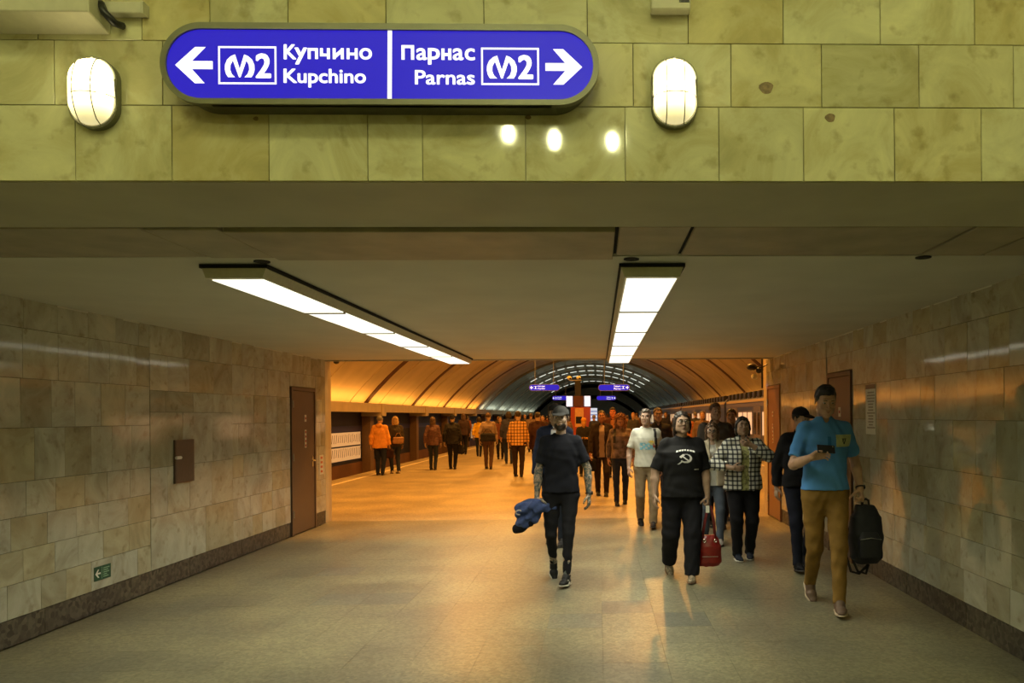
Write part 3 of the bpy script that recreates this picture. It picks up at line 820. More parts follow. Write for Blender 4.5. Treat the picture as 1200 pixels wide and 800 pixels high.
# hanging direction signs of the platform
def hang_sign(px0, px1, py0, py1, Y, right, label):
    a = at(px0, py1, Y); b = at(px1, py0, Y)
    W, H = b.x - a.x, b.z - a.z
    t = thing('hanging_sign', label, 'sign', ((a.x + b.x) / 2, Y, a.z), 0, 'hanging blue direction signs')
    bb = bmesh.new(); extrude_poly(bb, stadium(-W / 2, W / 2, 0, H, H / 2 - .01, 6), -.08, .08); obj('housing', bb, M_FRAME, t)
    bb = bmesh.new(); extrude_poly(bb, stadium(-W / 2 + .03, W / 2 - .03, .03, H - .03, H / 2 - .045, 6), -.09, -.07); obj('blue_panel', bb, M_BLUE, t)
    s = 1 if right else -1
    bb = bmesh.new(); xx = s * (W / 2 - .16)
    extrude_poly(bb, [(xx + s * .09, H / 2), (xx, H * .78), (xx, H * .56), (xx - s * .07, H * .56), (xx - s * .07, H * .44), (xx, H * .44), (xx, H * .22)], -.096, -.088); obj('arrow', bb, M_WHITE_E, t)
    x_in, x_out = xx - s * .75, xx - s * .36
    for (s1, z0, z1) in ((('Парнас' if right else 'Купчино'), .55, .80), (('Parnas' if right else 'Kupchino'), .20, .45)):
        obj('lettering', text_bm(s1, min(x_in, x_out), max(x_in, x_out), H * z0, H * z1, -.096, -.088, .02), M_WHITE_E, t)
    lx = sorted((xx - s * .32, xx - s * .12))
    bb = bmesh.new(); box(bb, lx[0], lx[1], -.096, -.088, H * .3, H * .34); box(bb, lx[0], lx[1], -.096, -.088, H * .66, H * .7); box(bb, lx[0] + .08, lx[0] + .12, -.096, -.088, H * .34, H * .66); obj('line_badge', bb, M_WHITE_E, t)
    u = ((t.location.x) - HC) / HS
    ztop = arc(math.asin((t.location.x - HC) / RAD) / AMAX, .03)[1]
    for q in (-W * .3, W * .3):
        bb = bmesh.new(); tube(bb, [(q, 0, H), (q, 0, ztop - a.z + .3)], .015, 6); obj('suspension_rod', bb, M_METAL, t)
hang_sign(620, 656, 450, 458, 44.0, False, 'hanging blue direction sign left of the station pillar, nearer one')
hang_sign(701, 738, 450, 458, 44.0, True, 'hanging blue direction sign right of the station pillar, nearer one')
hang_sign(647, 667, 463.5, 469, 73.5, False, 'small distant blue hanging sign behind the capped man')
hang_sign(699, 722, 463.5, 469, 73.5, True, 'small distant blue hanging sign right of the white panels')

# information pillar
YP = 42.0
bx0 = at(677, 487, YP)
t = thing('information_pillar', 'tall information pillar with red cabinet and paired lamps on the platform centre', 'pillar', (bx0.x, YP, 0))
def pz(py): return at(677, py, YP).z
def pxo(px): return at(px, 487, YP).x - bx0.x
obj('cabinet', bxm(pxo(669), pxo(692), -.25, .25, 0, pz(477), .01), plain('cabinet_red', (.42, .06, .02), .45, var=.08), t)
obj('dark_post', bxm(pxo(674), pxo(681), -.12, .12, pz(477), pz(446), .01), M_BLACK, t)
obj('upper_board', bxm(pxo(672), pxo(684), -.2, .2, pz(476), pz(464), .01), plain('board_dark', (.10, .03, .02), .5), t)
M_LIT = emit('lit_panel', (.80, .82, .95), 1.0)
for a, b in ((664, 671), (685, 692)): obj('lit_panel', bxm(pxo(a), pxo(b), -.22, .2, pz(476), pz(464), .004), M_LIT, t)
obj('poster', bxm(pxo(674), pxo(684), -.262, -.25, pz(500), pz(478)), plain('poster_orange', (.75, .40, .12), .6, var=.1, scale=8), t)
obj('poster_picture', bxm(pxo(675), pxo(682), -.27, -.262, pz(496), pz(488)), M_DARK, t)
obj('cross_arm', bxm(pxo(667), pxo(682), -.04, .04, pz(446), pz(445), .004), M_METAL, t)
M_DOME = plain('dome_cream', (.85, .75, .42), .3, var=.02)
for q in (667.5, 678.5):  # the two domes on the cross arm are cameras
    b_ = bmesh.new(); ellip(b_, (pxo(q), 0, pz(442.5)), (.13, .13, .11)); obj('camera_dome', b_, M_DOME, t, True)
    b_ = bmesh.new(); ellip(b_, (pxo(q + 1.2), -.09, pz(443.3)), (.06, .05, .05)); obj('camera_lens', b_, M_BLACK, t, True)
t = thing('display_screen', 'narrow lit blue and white screen right of the red pillar', 'screen', (at(696, 487, 41).x, 41, 0))
obj('stand', bxm(-.14, .14, -.05, .05, 0, .9), M_BLACK, t)
obj('screen', bxm(-.18, .18, -.06, .06, at(696, 493, 41).z, at(696, 478, 41).z), emit('screen_pale', (.5, .65, .8), .9), t)
b_ = bmesh.new()
for z in (.12, .3, .48): box(b_, -.17, .17, -.07, -.06, at(696, 493, 41).z + z, at(696, 493, 41).z + z + .05)
obj('screen_text', b_, emit('screen_blue', (.05, .12, .4), .8), t)

# ---- train on the right
M_TRAIN = plain('train_blue', (.045, .055, .16), .35, var=.05)
M_TRAIN_B = plain('train_light_band', (.14, .12, .18), .4, var=.05)
M_WIN = plain('window_glass', (.06, .045, .035), .08, var=0)
M_CABIN = emit('cabin_light', (1.0, .72, .42), .55)
def train_car(y0, idx, label):
    L_ = 18.6; x0 = XPR + .12; wd = 2.7
    t = thing('train_car', label, 'train', (x0, y0, -1.05), 0, 'carriages of the train at the right platform')
    b_ = bmesh.new()
    pr = [(0.04, .35), (0, 1.2), (0, 3.2), (.18, 3.45), (.7, 3.66), (wd / 2, 3.72), (wd - .7, 3.66), (wd - .18, 3.45), (wd, 3.2), (wd, 1.2), (wd - .04, .35)]
    a = [b_.verts.new((p[0], 0, p[1])) for p in pr]; b = [b_.verts.new((p[0], L_, p[1])) for p in pr]
    b_.faces.new(a); b_.faces.new(b[::-1])
    for i in range(len(pr)): b_.faces.new((a[i], b[i], b[(i + 1) % len(pr)], a[(i + 1) % len(pr)]))
    bmesh.ops.recalc_face_normals(b_, faces=b_.faces[:]); obj('body', b_, M_TRAIN, t)
    obj('side_band', bxm(-.008, 0.01, .02, L_ - .02, 3.02, 3.16), M_TRAIN_B, t)
    obj('side_band', bxm(-.008, 0.01, .02, L_ - .02, 1.62, 1.72), M_TRAIN_B, t)
    obj('bogie', bxm(.3, 2.4, 1.5, 4.0, .15, .6), M_DARK, t); obj('bogie', bxm(.3, 2.4, L_ - 4, L_ - 1.5, .15, .6), M_DARK, t)
    for d in range(4):
        yc = 2.2 + d * 4.73
        dr = obj('door', bxm(-.02, .02, yc - .65, yc + .65, .98, 3.0, .01), M_TRAIN_B, t)
        for q in (-.34, .34):
            obj('door_window', bxm(-.026, .0, yc + q - .22, yc + q + .22, 1.95, 2.8, .01), M_CABIN if (d + idx) % 2 else M_WIN, dr)
    for d in range(3):
        yc = 4.56 + d * 4.73
        for q in (-1.0, 0, 1.0):
            fr = obj('window_frame', bxm(-.012, .01, yc + q - .46, yc + q + .46, 1.9, 2.85, .01), M_TRAIN_B, t)
            obj('window_pane', bxm(-.016, 0, yc + q - .41, yc + q + .41, 1.95, 2.8), M_CABIN if (d + idx) % 3 else M_WIN, fr)
    for d in range(20):
        obj('roof_scoop', bxm(.06, .42, .5 + d * .92, .5 + d * .92 + .5, 3.36, 3.62, .04), M_BLACK, t)
    obj('roof_rail', bxm(.0, .05, .05, L_ - .05, 3.18, 3.30), plain('roof_rail_cream', (.55, .42, .25), .4), t)
for i, lab in enumerate(('nearest carriage of the dark blue train, behind the orange door', 'second carriage of the dark blue train with lit windows', 'third carriage of the dark blue train',
                         'fourth carriage of the dark blue train, far away', 'farthest carriage of the dark blue train')):
    train_car(17 + i * 19.2, i, lab)

# camera cluster on the right corner of the passage
c = at(886, 432, 12.9)
c = at(886, 432, 12.62)
t = thing('camera_bracket', 'dark camera cluster on bracket at top right corner of the passage end', 'camera', (c.x, 12.62, c.z))
b_ = bmesh.new(); tube(b_, [(.10, -.13, 2.66 - c.z), (.10, 0, 2.66 - c.z), (.10, 0, -.32)], .014); tube(b_, [(.10, 0, .02), (-.03, 0, .04)], .012); tube(b_, [(.10, 0, .02), (.25, 0, .12)], .010); obj('bracket', b_, M_BLACK, t)
b_ = bmesh.new(); ellip(b_, (-.07, 0, .03), (.09, .08, .06)); obj('camera_body', b_, M_BLACK, t, True)
b_ = bmesh.new(); ellip(b_, (.04, -.03, -.03), (.05, .05, .05)); obj('camera_body', b_, M_BLACK, t, True)
b_ = bmesh.new(); ellip(b_, (-.02, .02, -.13), (.06, .06, .05)); obj('camera_dome', b_, M_DOME, t, True)
c = at(399, 425, 12.9)
t = thing('security_camera', 'small black camera under the ceiling end near the left wall', 'camera', (c.x, 12.7, c.z))
b_ = bmesh.new(); ellip(b_, (0, 0, 0), (.045, .06, .035)); obj('camera_body', b_, M_BLACK, t, True)
b_ = bmesh.new(); tube(b_, [(0, -.01, .02), (0, -.2, .14)], .01); obj('bracket', b_, M_BLACK, t)
# added unseen orange lamps under the vault crown, lighting floor, people and beams
for k in range(6):
    y = 15.5 + 8.5 * k
    for sx in (-3.4, 2.6):
        zc = arc(math.asin((HC + sx - HC) / RAD) / AMAX, .34)[1]
        t = thing('sodium_lamp', 'orange sodium lamp under the crown of the platform vault', 'lamp', (HC + sx, y, zc), 0, 'sodium lamps under the vault')
        obj('lamp_housing', bxm(-.14, .14, -.45, .45, -.02, .14, .02), M_METAL, t)
        b_ = bmesh.new(); tube(b_, [(0, 0, .13), (0, 0, .33)], .015, 6); obj('stem', b_, M_METAL, t)
        obj('lamp_glass', bxm(-.11, .11, -.40, .40, -.035, -.02, .004), emit_once('sodium_glass', (1.0, .45, .08), 6.0), t)
        l = bpy.data.lights.new('sodium_light', 'AREA'); l.shape = 'RECTANGLE'; l.size = .22; l.size_y = .8; l.energy = L_ORANGE_DOWN * (1.5 if k < 2 else 1.0); l.color = ORANGE; l.spread = math.radians(172)
        lo = bpy.data.objects.new('sodium_light', l); COL.objects.link(lo); lo.parent = t; lo.location = (0, 0, -.05)
for k in range(5):  # added white lamps, evening out the light on the far vault
    y = 76.5 + 9 * k
    zc = arc(0, .32)[1]
    t = thing('white_vault_lamp', 'white lamp under the crown of the far grey vault', 'lamp', (HC, y, zc), 0, 'white lamps under the far vault')
    obj('lamp_housing', bxm(-.14, .14, -.45, .45, -.02, .14, .02), M_METAL, t)
    b_ = bmesh.new(); tube(b_, [(0, 0, .13), (0, 0, .33)], .015, 6); obj('stem', b_, M_METAL, t)
    l = bpy.data.lights.new('white_light', 'AREA'); l.shape = 'RECTANGLE'; l.size = .22; l.size_y = .8; l.energy = 190; l.color = (.95, 1, .85); l.spread = math.radians(172)
    lo = bpy.data.objects.new('white_light', l); COL.objects.link(lo); lo.parent = t; lo.location = (0, 0, -.05)
# ================================================================== PEOPLE
BIG = 9.0
def V3(*a): return np.array(a, float)
def smin(a, b, k):
    if k <= 0: return np.minimum(a, b)
    h = np.clip(0.5 + 0.5 * (b - a) / k, 0, 1)
    return b + (a - b) * h - k * h * (1 - h)
def smax(a, b, k): return -smin(-a, -b, k)

class Prim:
    """f(P)->distance, with a bounding box; op: 'add' | 'cut'"""
    def __init__(s, f, lo, hi, k=0.02, op='add'): s.f, s.lo, s.hi, s.k, s.op = f, np.array(lo, float), np.array(hi, float), k, op
def cap(a, b, ra, rb=None, k=0.02, flat=None, ratio=1.0, cut0=False, cut1=False, op='add'):
    """tapered capsule; flat = unit axis along which the section is narrower by ratio"""
    a = np.array(a, float); b = np.array(b, float); rb = ra if rb is None else rb
    ab = b - a; L2 = max(1e-9, ab.dot(ab)); Ln = math.sqrt(L2)
    fl = None if flat is None else np.array(flat, float) / np.linalg.norm(flat)
    def f(P):
        d = P - a; t = np.clip((d @ ab) / L2, 0, 1)
        q = d - t[..., None] * ab
        r = ra + (rb - ra) * t
        if fl is None: dist = np.sqrt((q * q).sum(-1)) - r
        else:
            c = q @ fl
            q2 = (q * q).sum(-1) - c * c
            dist = (np.sqrt(np.maximum(q2, 0) + (c / ratio) ** 2) - r) * (0.5 + 0.5 * ratio)
        if cut0: dist = np.maximum(dist, -(d @ ab) / Ln)
        if cut1: dist = np.maximum(dist, (d @ ab) / Ln - Ln)
        return dist
    m = max(ra, rb)
    return Prim(f, np.minimum(a, b) - m, np.maximum(a, b) + m, k, op)
def ell(c, r, k=0.02, R=None, op='add'):
    c = np.array(c, float); r = np.array(r, float); mr = r.min()
    def f(P):
        d = P - c
        if R is not None: d = d @ R      # world->local for orthonormal R whose columns are the local axes
        q = d / r; k0 = np.sqrt((q * q).sum(-1)); k1 = np.sqrt(((q / r) ** 2).sum(-1)) + 1e-9
        return k0 * (k0 - 1.0) / k1
    m = r.max()
    return Prim(f, c - m, c + m, k, op)
def stack(levels, k=0.02, p=2.3):
    """torso-like solid from horizontal sections (z, cx, cy, a, b)"""
    lv = np.array(sorted(levels), float)
    z0, z1 = lv[0, 0], lv[-1, 0]
    def f(P):
        z = P[..., 2]
        cx, cy, a, b = (np.interp(z, lv[:, 0], lv[:, i]) for i in (1, 2, 3, 4))
        q = (np.abs((P[..., 0] - cx) / a) ** p + np.abs((P[..., 1] - cy) / b) ** p) ** (1 / p)
        d = (q - 1) * np.minimum(a, b)
        return np.maximum(d, np.maximum(z0 - z, z - z1))
    m = lv[:, 3].max(); n = lv[:, 4].max()
    return Prim(f, (lv[:, 1].min() - m, lv[:, 2].min() - n, z0), (lv[:, 1].max() + m, lv[:, 2].max() + n, z1), k)
def half(pt, n, k=0.0):
    """keep only the side the normal points away from"""
    pt = np.array(pt, float); n = np.array(n, float); n = n / np.linalg.norm(n)
    return Prim(lambda P: (P - pt) @ n, (-9, -9, -9), (9, 9, 9), k, 'keep')
def cutbox(lo, hi, k=0.005):
    lo = np.array(lo, float); hi = np.array(hi, float); c = (lo + hi) / 2; h = (hi - lo) / 2
    def f(P):
        q = np.abs(P - c) - h
        return np.linalg.norm(np.maximum(q, 0), axis=-1) + np.minimum(q.max(-1), 0)
    return Prim(f, lo, hi, k, 'cut')

def polygonize(prims, h, noise=None):
    adds = [p for p in prims if p.op == 'add']
    lo = np.min([p.lo for p in adds], axis=0) - 2.5 * h; hi = np.max([p.hi for p in adds], axis=0) + 2.5 * h
    n = np.ceil((hi - lo) / h).astype(int) + 1
    ax = [lo[i] + h * np.arange(n[i]) for i in range(3)]
    G = np.full(n, BIG, np.float32)
    for p in prims:
        m = p.k + 3 * h
        s = []
        for i in range(3):
            a = max(0, int((p.lo[i] - m - lo[i]) / h)); b = min(n[i], int((p.hi[i] + m - lo[i]) / h) + 2)
            s.append(slice(a, max(a, b)))
        s = tuple(s)
        if any(q.stop <= q.start for q in s): continue
        P = np.stack(np.meshgrid(ax[0][s[0]], ax[1][s[1]], ax[2][s[2]], indexing='ij'), -1)
        d = p.f(P)
        if p.op == 'add': G[s] = smin(G[s], d, p.k)
        elif p.op == 'cut': G[s] = smax(G[s], -d, p.k)
        else: G[s] = smax(G[s], d, p.k)
    if noise is not None:
        near = np.abs(G) < 6 * h + 0.02
        ii = np.argwhere(near); P = lo + ii * h
        G[near] += noise(P).astype(np.float32)
    # surface nets
    S = G < 0
    n0, n1, n2 = [x - 1 for x in G.shape]
    cnt = np.zeros((n0, n1, n2), np.int8)
    for dx in (0, 1):
        for dy in (0, 1):
            for dz in (0, 1): cnt += S[dx:dx + n0, dy:dy + n1, dz:dz + n2]
    act = (cnt > 0) & (cnt < 8)
    idx = np.full(act.shape, -1, np.int64); cells = np.argwhere(act); idx[act] = np.arange(len(cells))
    acc = np.zeros((len(cells), 3)); c = np.zeros(len(cells))
    corners = [(a, b, d) for a in (0, 1) for b in (0, 1) for d in (0, 1)]
    for ca in corners:
        for axis in range(3):
            if ca[axis]: continue
            cb = list(ca); cb[axis] = 1
            ga = G[tuple((cells + ca).T)]; gb = G[tuple((cells + cb).T)]
            m = (ga < 0) != (gb < 0)
            t = ga / np.where(m, ga - gb, 1)
            pt = np.repeat(np.array(ca, float)[None], len(cells), 0); pt[:, axis] = t
            acc[m] += pt[m]; c[m] += 1
    verts = lo + (cells + acc / np.maximum(c, 1)[:, None]) * h
    faces = []
    for axis in range(3):
        u, v = (axis + 1) % 3, (axis + 2) % 3
        sl_a = [slice(None)] * 3; sl_b = [slice(None)] * 3
        sl_a[axis] = slice(0, -1); sl_b[axis] = slice(1, None)
        A = S[tuple(sl_a)]; B = S[tuple(sl_b)]
        E = np.argwhere(A != B)
        ok = (E[:, u] > 0) & (E[:, v] > 0) & (E[:, u] < G.shape[u] - 1) & (E[:, v] < G.shape[v] - 1)
        E = E[ok]
        if not len(E): continue
        def cell(du, dv):
            q = E.copy(); q[:, u] -= du; q[:, v] -= dv
            return idx[tuple(q.T)]
        Q = np.stack([cell(1, 1), cell(0, 1), cell(0, 0), cell(1, 0)], 1)
        flip = ~A[tuple(E.T)]
        Q[flip] = Q[flip][:, ::-1]
        faces.append(Q)
    Fc = np.concatenate(faces) if faces else np.zeros((0, 4), int)
    Fc = Fc[(Fc >= 0).all(1)]
    return verts, Fc
def np_mesh(name, parts, m, smooth=True):
    vs, fs, off = [], [], 0
    for v, f in parts: vs.append(v); fs.append(f + off); off += len(v)
    v = np.concatenate(vs).astype(np.float32); f = np.concatenate(fs).astype(np.int32)
    me = bpy.data.meshes.new(name)
    me.vertices.add(len(v)); me.vertices.foreach_set('co', v.ravel())
    me.loops.add(f.size); me.loops.foreach_set('vertex_index', f.ravel())
    me.polygons.add(len(f)); me.polygons.foreach_set('loop_start', np.arange(0, f.size, 4, dtype=np.int32)); me.polygons.foreach_set('loop_total', np.full(len(f), 4, np.int32))
    me.update(calc_edges=True); me.validate()
    me.materials.append(m)
    if smooth: me.polygons.foreach_set('use_smooth', [True] * len(me.polygons))
    return me

# ---- cloth, skin, hair materials
def cloth(name, col, rough=0.85, var=0.14, scale=9): return plain('cloth_' + name, col, rough, var=var, scale=scale, bump=0.12, spec=0.2)
def skin(name, col): return plain('skin_' + name, col, 0.5, var=0.10, scale=22, spec=0.35)
def grid_cloth(name, base, line, pitch=0.075, width=0.30, line2=None, axes=('X', 'Z'), soft=0.1):
    m, nt, N, L, b = new_mat('cloth_' + name); sset(b, Roughness=0.85); b.inputs['Specular IOR Level'].default_value = .2
    tc = N.new('ShaderNodeTexCoord'); sp = N.new('ShaderNodeSeparateXYZ'); L.new(tc.outputs['Object'], sp.inputs[0])
    masks = []
    for a in axes:
        m1 = N.new('ShaderNodeMath'); m1.operation = 'MULTIPLY'; m1.inputs[1].default_value = 1 / pitch; L.new(sp.outputs[a], m1.inputs[0])
        m2 = N.new('ShaderNodeMath'); m2.operation = 'FRACT'; L.new(m1.outputs[0], m2.inputs[0])
        m3 = N.new('ShaderNodeMath'); m3.operation = 'LESS_THAN'; m3.inputs[1].default_value = width; L.new(m2.outputs[0], m3.inputs[0]); masks.append(m3)
    cur = None
    c1 = N.new('ShaderNodeMixRGB'); c1.inputs[1].default_value = (*base, 1); c1.inputs[2].default_value = (*line, 1); L.new(masks[0].outputs[0], c1.inputs[0])
    cur = c1
    if len(masks) > 1:
        mid = line2 or tuple((x + y) / 2 for x, y in zip(base, line))
        c2 = N.new('ShaderNodeMixRGB'); c2.inputs[2].default_value = (*line, 1); L.new(masks[1].outputs[0], c2.inputs[0]); L.new(c1.outputs[0], c2.inputs[1])
        both = N.new('ShaderNodeMath'); both.operation = 'MULTIPLY'; L.new(masks[0].outputs[0], both.inputs[0]); L.new(masks[1].outputs[0], both.inputs[1])
        c3 = N.new('ShaderNodeMixRGB'); c3.inputs[2].default_value = (*mid, 1); L.new(both.outputs[0], c3.inputs[0]); L.new(c2.outputs[0], c3.inputs[1]); cur = c3
    L.new(cur.outputs[0], b.inputs['Base Color'])
    return m
def tattoo_skin():
    m, nt, N, L, b = new_mat('skin_tattooed'); sset(b, Roughness=0.5)
    tc = N.new('ShaderNodeTexCoord'); n = N.new('ShaderNodeTexNoise'); n.inputs['Scale'].default_value = 24; n.inputs['Detail'].default_value = 4; n.inputs['Distortion'].default_value = 1.5
    L.new(tc.outputs['Object'], n.inputs['Vector'])
    r = N.new('ShaderNodeValToRGB'); r.color_ramp.interpolation = 'LINEAR'
    e = r.color_ramp.elements; e[0].position = .44; e[0].color = (.10, .12, .11, 1); e[1].position = .56; e[1].color = (.42, .31, .22, 1)
    L.new(n.outputs[0], r.inputs[0])
    sp = N.new('ShaderNodeSeparateXYZ'); L.new(tc.outputs['Object'], sp.inputs[0])
    # ink only between wrist and sleeve: height window
    a = N.new('ShaderNodeMath'); a.operation = 'LESS_THAN'; a.inputs[1].default_value = 1.36; L.new(sp.outputs['Z'], a.inputs[0])
    mx = N.new('ShaderNodeMixRGB'); mx.inputs[1].default_value = (.44, .30, .21, 1); L.new(r.outputs[0], mx.inputs[2]); L.new(a.outputs[0], mx.inputs[0])
    L.new(mx.outputs[0], b.inputs['Base Color'])
    return m
HAIRC = {'black': (.012, .010, .009), 'dark': (.03, .02, .014), 'brown': (.09, .05, .028), 'grey': (.16, .14, .12), 'blonde': (.38, .24, .10), 'auburn': (.26, .11, .04)}
def hair_mat(c): return plain('hair_' + c, HAIRC[c], 0.5, var=0.35, scale=70, bump=0.5, spec=.4)

def unit(v): v = np.array(v, float); return v / (np.linalg.norm(v) + 1e-9)
def ik(a, t, l1, l2, pole):
    a = np.array(a, float); t = np.array(t, float); d = t - a; L = np.linalg.norm(d)
    Lm = min(L, (l1 + l2) * 0.998); Lm = max(Lm, abs(l1 - l2) + .02); u = d / (L + 1e-9); t = a + u * Lm
    x = (l1 * l1 - l2 * l2 + Lm * Lm) / (2 * Lm); hgt = math.sqrt(max(0, l1 * l1 - x * x))
    p = np.array(pole, float); p = p - u * p.dot(u); p = unit(p)
    return a + u * x + p * hgt, t
def rotm(axis, deg):
    return np.array(Matrix.Rotation(math.radians(deg), 3, Vector(axis)))

def hand_prims(wrist, d, thumb, s, curl=28, spread=4, grip=False, side=1):
    """palm and five fingers. d: pointing from wrist to fingers, thumb: the side the thumb is on"""
    d = unit(d); t = unit(thumb - d * np.dot(thumb, d)); n = unit(np.cross(d, t)) * side   # n: palm normal, fingers curl towards it
    w = np.array(wrist, float); P = []
    pc = w + d * .048 * s
    P.append(cap(w + d * .012 * s, w + d * .075 * s, .033 * s, .040 * s, .01, flat=n, ratio=.42))
    rots = [curl * .6, curl, curl * .8] if not grip else [62, 78, 55]
    for i, (off, ln, r) in enumerate(((.030, .074, .0086), (.010, .083, .0090), (-.011, .076, .0086), (-.031, .060, .0076))):
        base = w + d * (.086 - .004 * abs(i - 1)) * s + t * off * s
        ang = 0; p = base
        sp_ = math.radians((1.5 - i) * spread)
        dd0 = d * math.cos(sp_) + t * math.sin(sp_)
        P.append(cap(w + d * .05 * s + t * off * .8 * s, base, .011 * s, r * 1.08 * s, .006))
        for seg, fr in enumerate((.46, .30, .24)):
            ang += math.radians(rots[seg])
            dd = dd0 * math.cos(ang) + n * math.sin(ang)
            q = p + dd * ln * fr * s
            P.append(cap(p, q, r * (1 - .08 * seg) * s, r * (.94 - .08 * seg) * s, .003)); p = q
    b0 = w + d * .025 * s + t * .026 * s + n * .006 * s
    b1 = b0 + (d * .55 + t * .62 + n * (.35 if not grip else .9)) * .042 * s
    b2 = b1 + (d * .8 + t * .25 + n * (.4 if not grip else 1.0)) * .030 * s
    b3 = b2 + (d * .85 + t * .0 + n * (.35 if not grip else .9)) * .024 * s
    P.append(cap(b0, b1, .0145 * s, .0115 * s, .010)); P.append(cap(b1, b2, .0112 * s, .0098 * s, .004)); P.append(cap(b2, b3, .0095 * s, .008 * s, .003))
    return P

def head_prims(T, sc, beard=False, heavy=0.0, female=False):
    """T(p)->local point, built in a head frame facing -y"""
    R = T.R
    P = []
    E = lambda c, r, k=.02, op='add', rot=None: P.append(ell(T(c), np.array(r) * sc, k * sc, R if rot is None else R @ rot, op))
    C = lambda a, b, ra, rb, k=.01, op='add': P.append(cap(T(a), T(b), ra * sc, rb * sc, k * sc, op=op))
    E((0, .016, .034), (.074, .094, .082), .02)
    E((0, -.030, -.028), (.060 + .014 * heavy, .064, .074), .03)
    E((0, -.046, -.074), (.040 + .018 * heavy, .042, .034), .025)
    E((0, -.078, -.096), (.021, .017, .016), .02)
    for s_ in (-1, 1):
        E((s_ * .046, -.016, -.062), (.019 + .014 * heavy, .036, .034), .025)
        E((s_ * .038, -.068, -.018), (.022, .020, .018), .02)
    C((-.036, -.080, .034), (.036, -.080, .034), .011, .011, .015)
    for s_ in (-1, 1): E((s_ * .031, -.101, .012), (.0175, .015, .0125), .012, 'cut')
    C((0, -.090, .020), (0, -.108, -.016), .0075, .0105, .012)
    E((0, -.110, -.021), (.0115, .010, .009), .006)
    for s_ in (-1, 1): E((s_ * .0125, -.100, -.024), (.0075, .009, .007), .005)
    C((-.016, -.092, -.050), (.016, -.092, -.050), .0075, .0075, .008)
    C((-.013, -.090, -.060), (.013, -.090, -.060), .0075, .0075, .007)
    C((-.020, -.1025, -.0545), (.020, -.1025, -.0545), .0025, .0025, .003, 'cut')
    for s_ in (-1, 1):
        E((s_ * .077, .012, .002), (.0075, .019, .031), .006, rot=rotm((0, 0, 1), s_ * 22))
        E((s_ * .084, .008, .004), (.005, .010, .019), .004, 'cut', rotm((0, 0, 1), s_ * 22))
    return P

class Frame:
    def __init__(s, o, R, sc): s.o, s.R, s.sc = np.array(o, float), np.array(R, float), sc
    def __call__(s, p): return s.o + s.R @ (np.array(p, float) * s.sc)

def fold_noise(seed, amp):
    rs = np.random.RandomState(seed); ph = rs.rand(8) * 6.28
    def f(P):
        x, y, z = P[:, 0], P[:, 1], P[:, 2]
        a = np.sin(34 * z + 9 * np.sin(11 * x + ph[0]) + 8 * y + ph[1]) * np.sin(7 * z + ph[2] + 5 * x)
        b = np.sin(21 * x + 13 * z + 4 * np.sin(17 * z + ph[3]) + ph[4]) * .7
        c = np.sin(52 * z + 30 * x * np.sin(3 * z + ph[6]) + ph[5]) * .4
        return amp * (a + b * np.sin(9 * z + ph[7]) + c)
    return f

def decal(name, parent, target, u0, u1, z0, z1, cell, inside, m, off=.0035, facing=-1):
    """flat print laid on a garment: small quads dropped on its surface"""
    me = target.data
    bv = BVHTree.FromPolygons([v.co[:] for v in me.vertices], [p.vertices[:] for p in me.polygons])
    nu, nz = int((u1 - u0) / cell) + 1, int((z1 - z0) / cell) + 1
    cache = {}; vs = []; fs = []
    def vert(i, j):
        if (i, j) in cache: return cache[i, j]
        x, z = u0 + i * cell, z0 + j * cell
        hit = bv.ray_cast(Vector((x, facing * 1.0, z)), Vector((0, -facing, 0)))
        cache[i, j] = None if hit[0] is None else len(vs)
        if hit[0] is not None: vs.append((hit[0].x, hit[0].y + facing * off, hit[0].z))
        return cache[i, j]
    for i in range(nu):
        for j in range(nz):
            if inside((i + .5) / nu, (j + .5) / nz):
                q = [vert(i, j), vert(i + 1, j), vert(i + 1, j + 1), vert(i, j + 1)]
                if None not in q: fs.append(q)
    if not fs: return None
    me2 = bpy.data.meshes.new(name); me2.from_pydata(vs, [], fs); me2.materials.append(m)
    o = link(name, me2, parent)
    return o

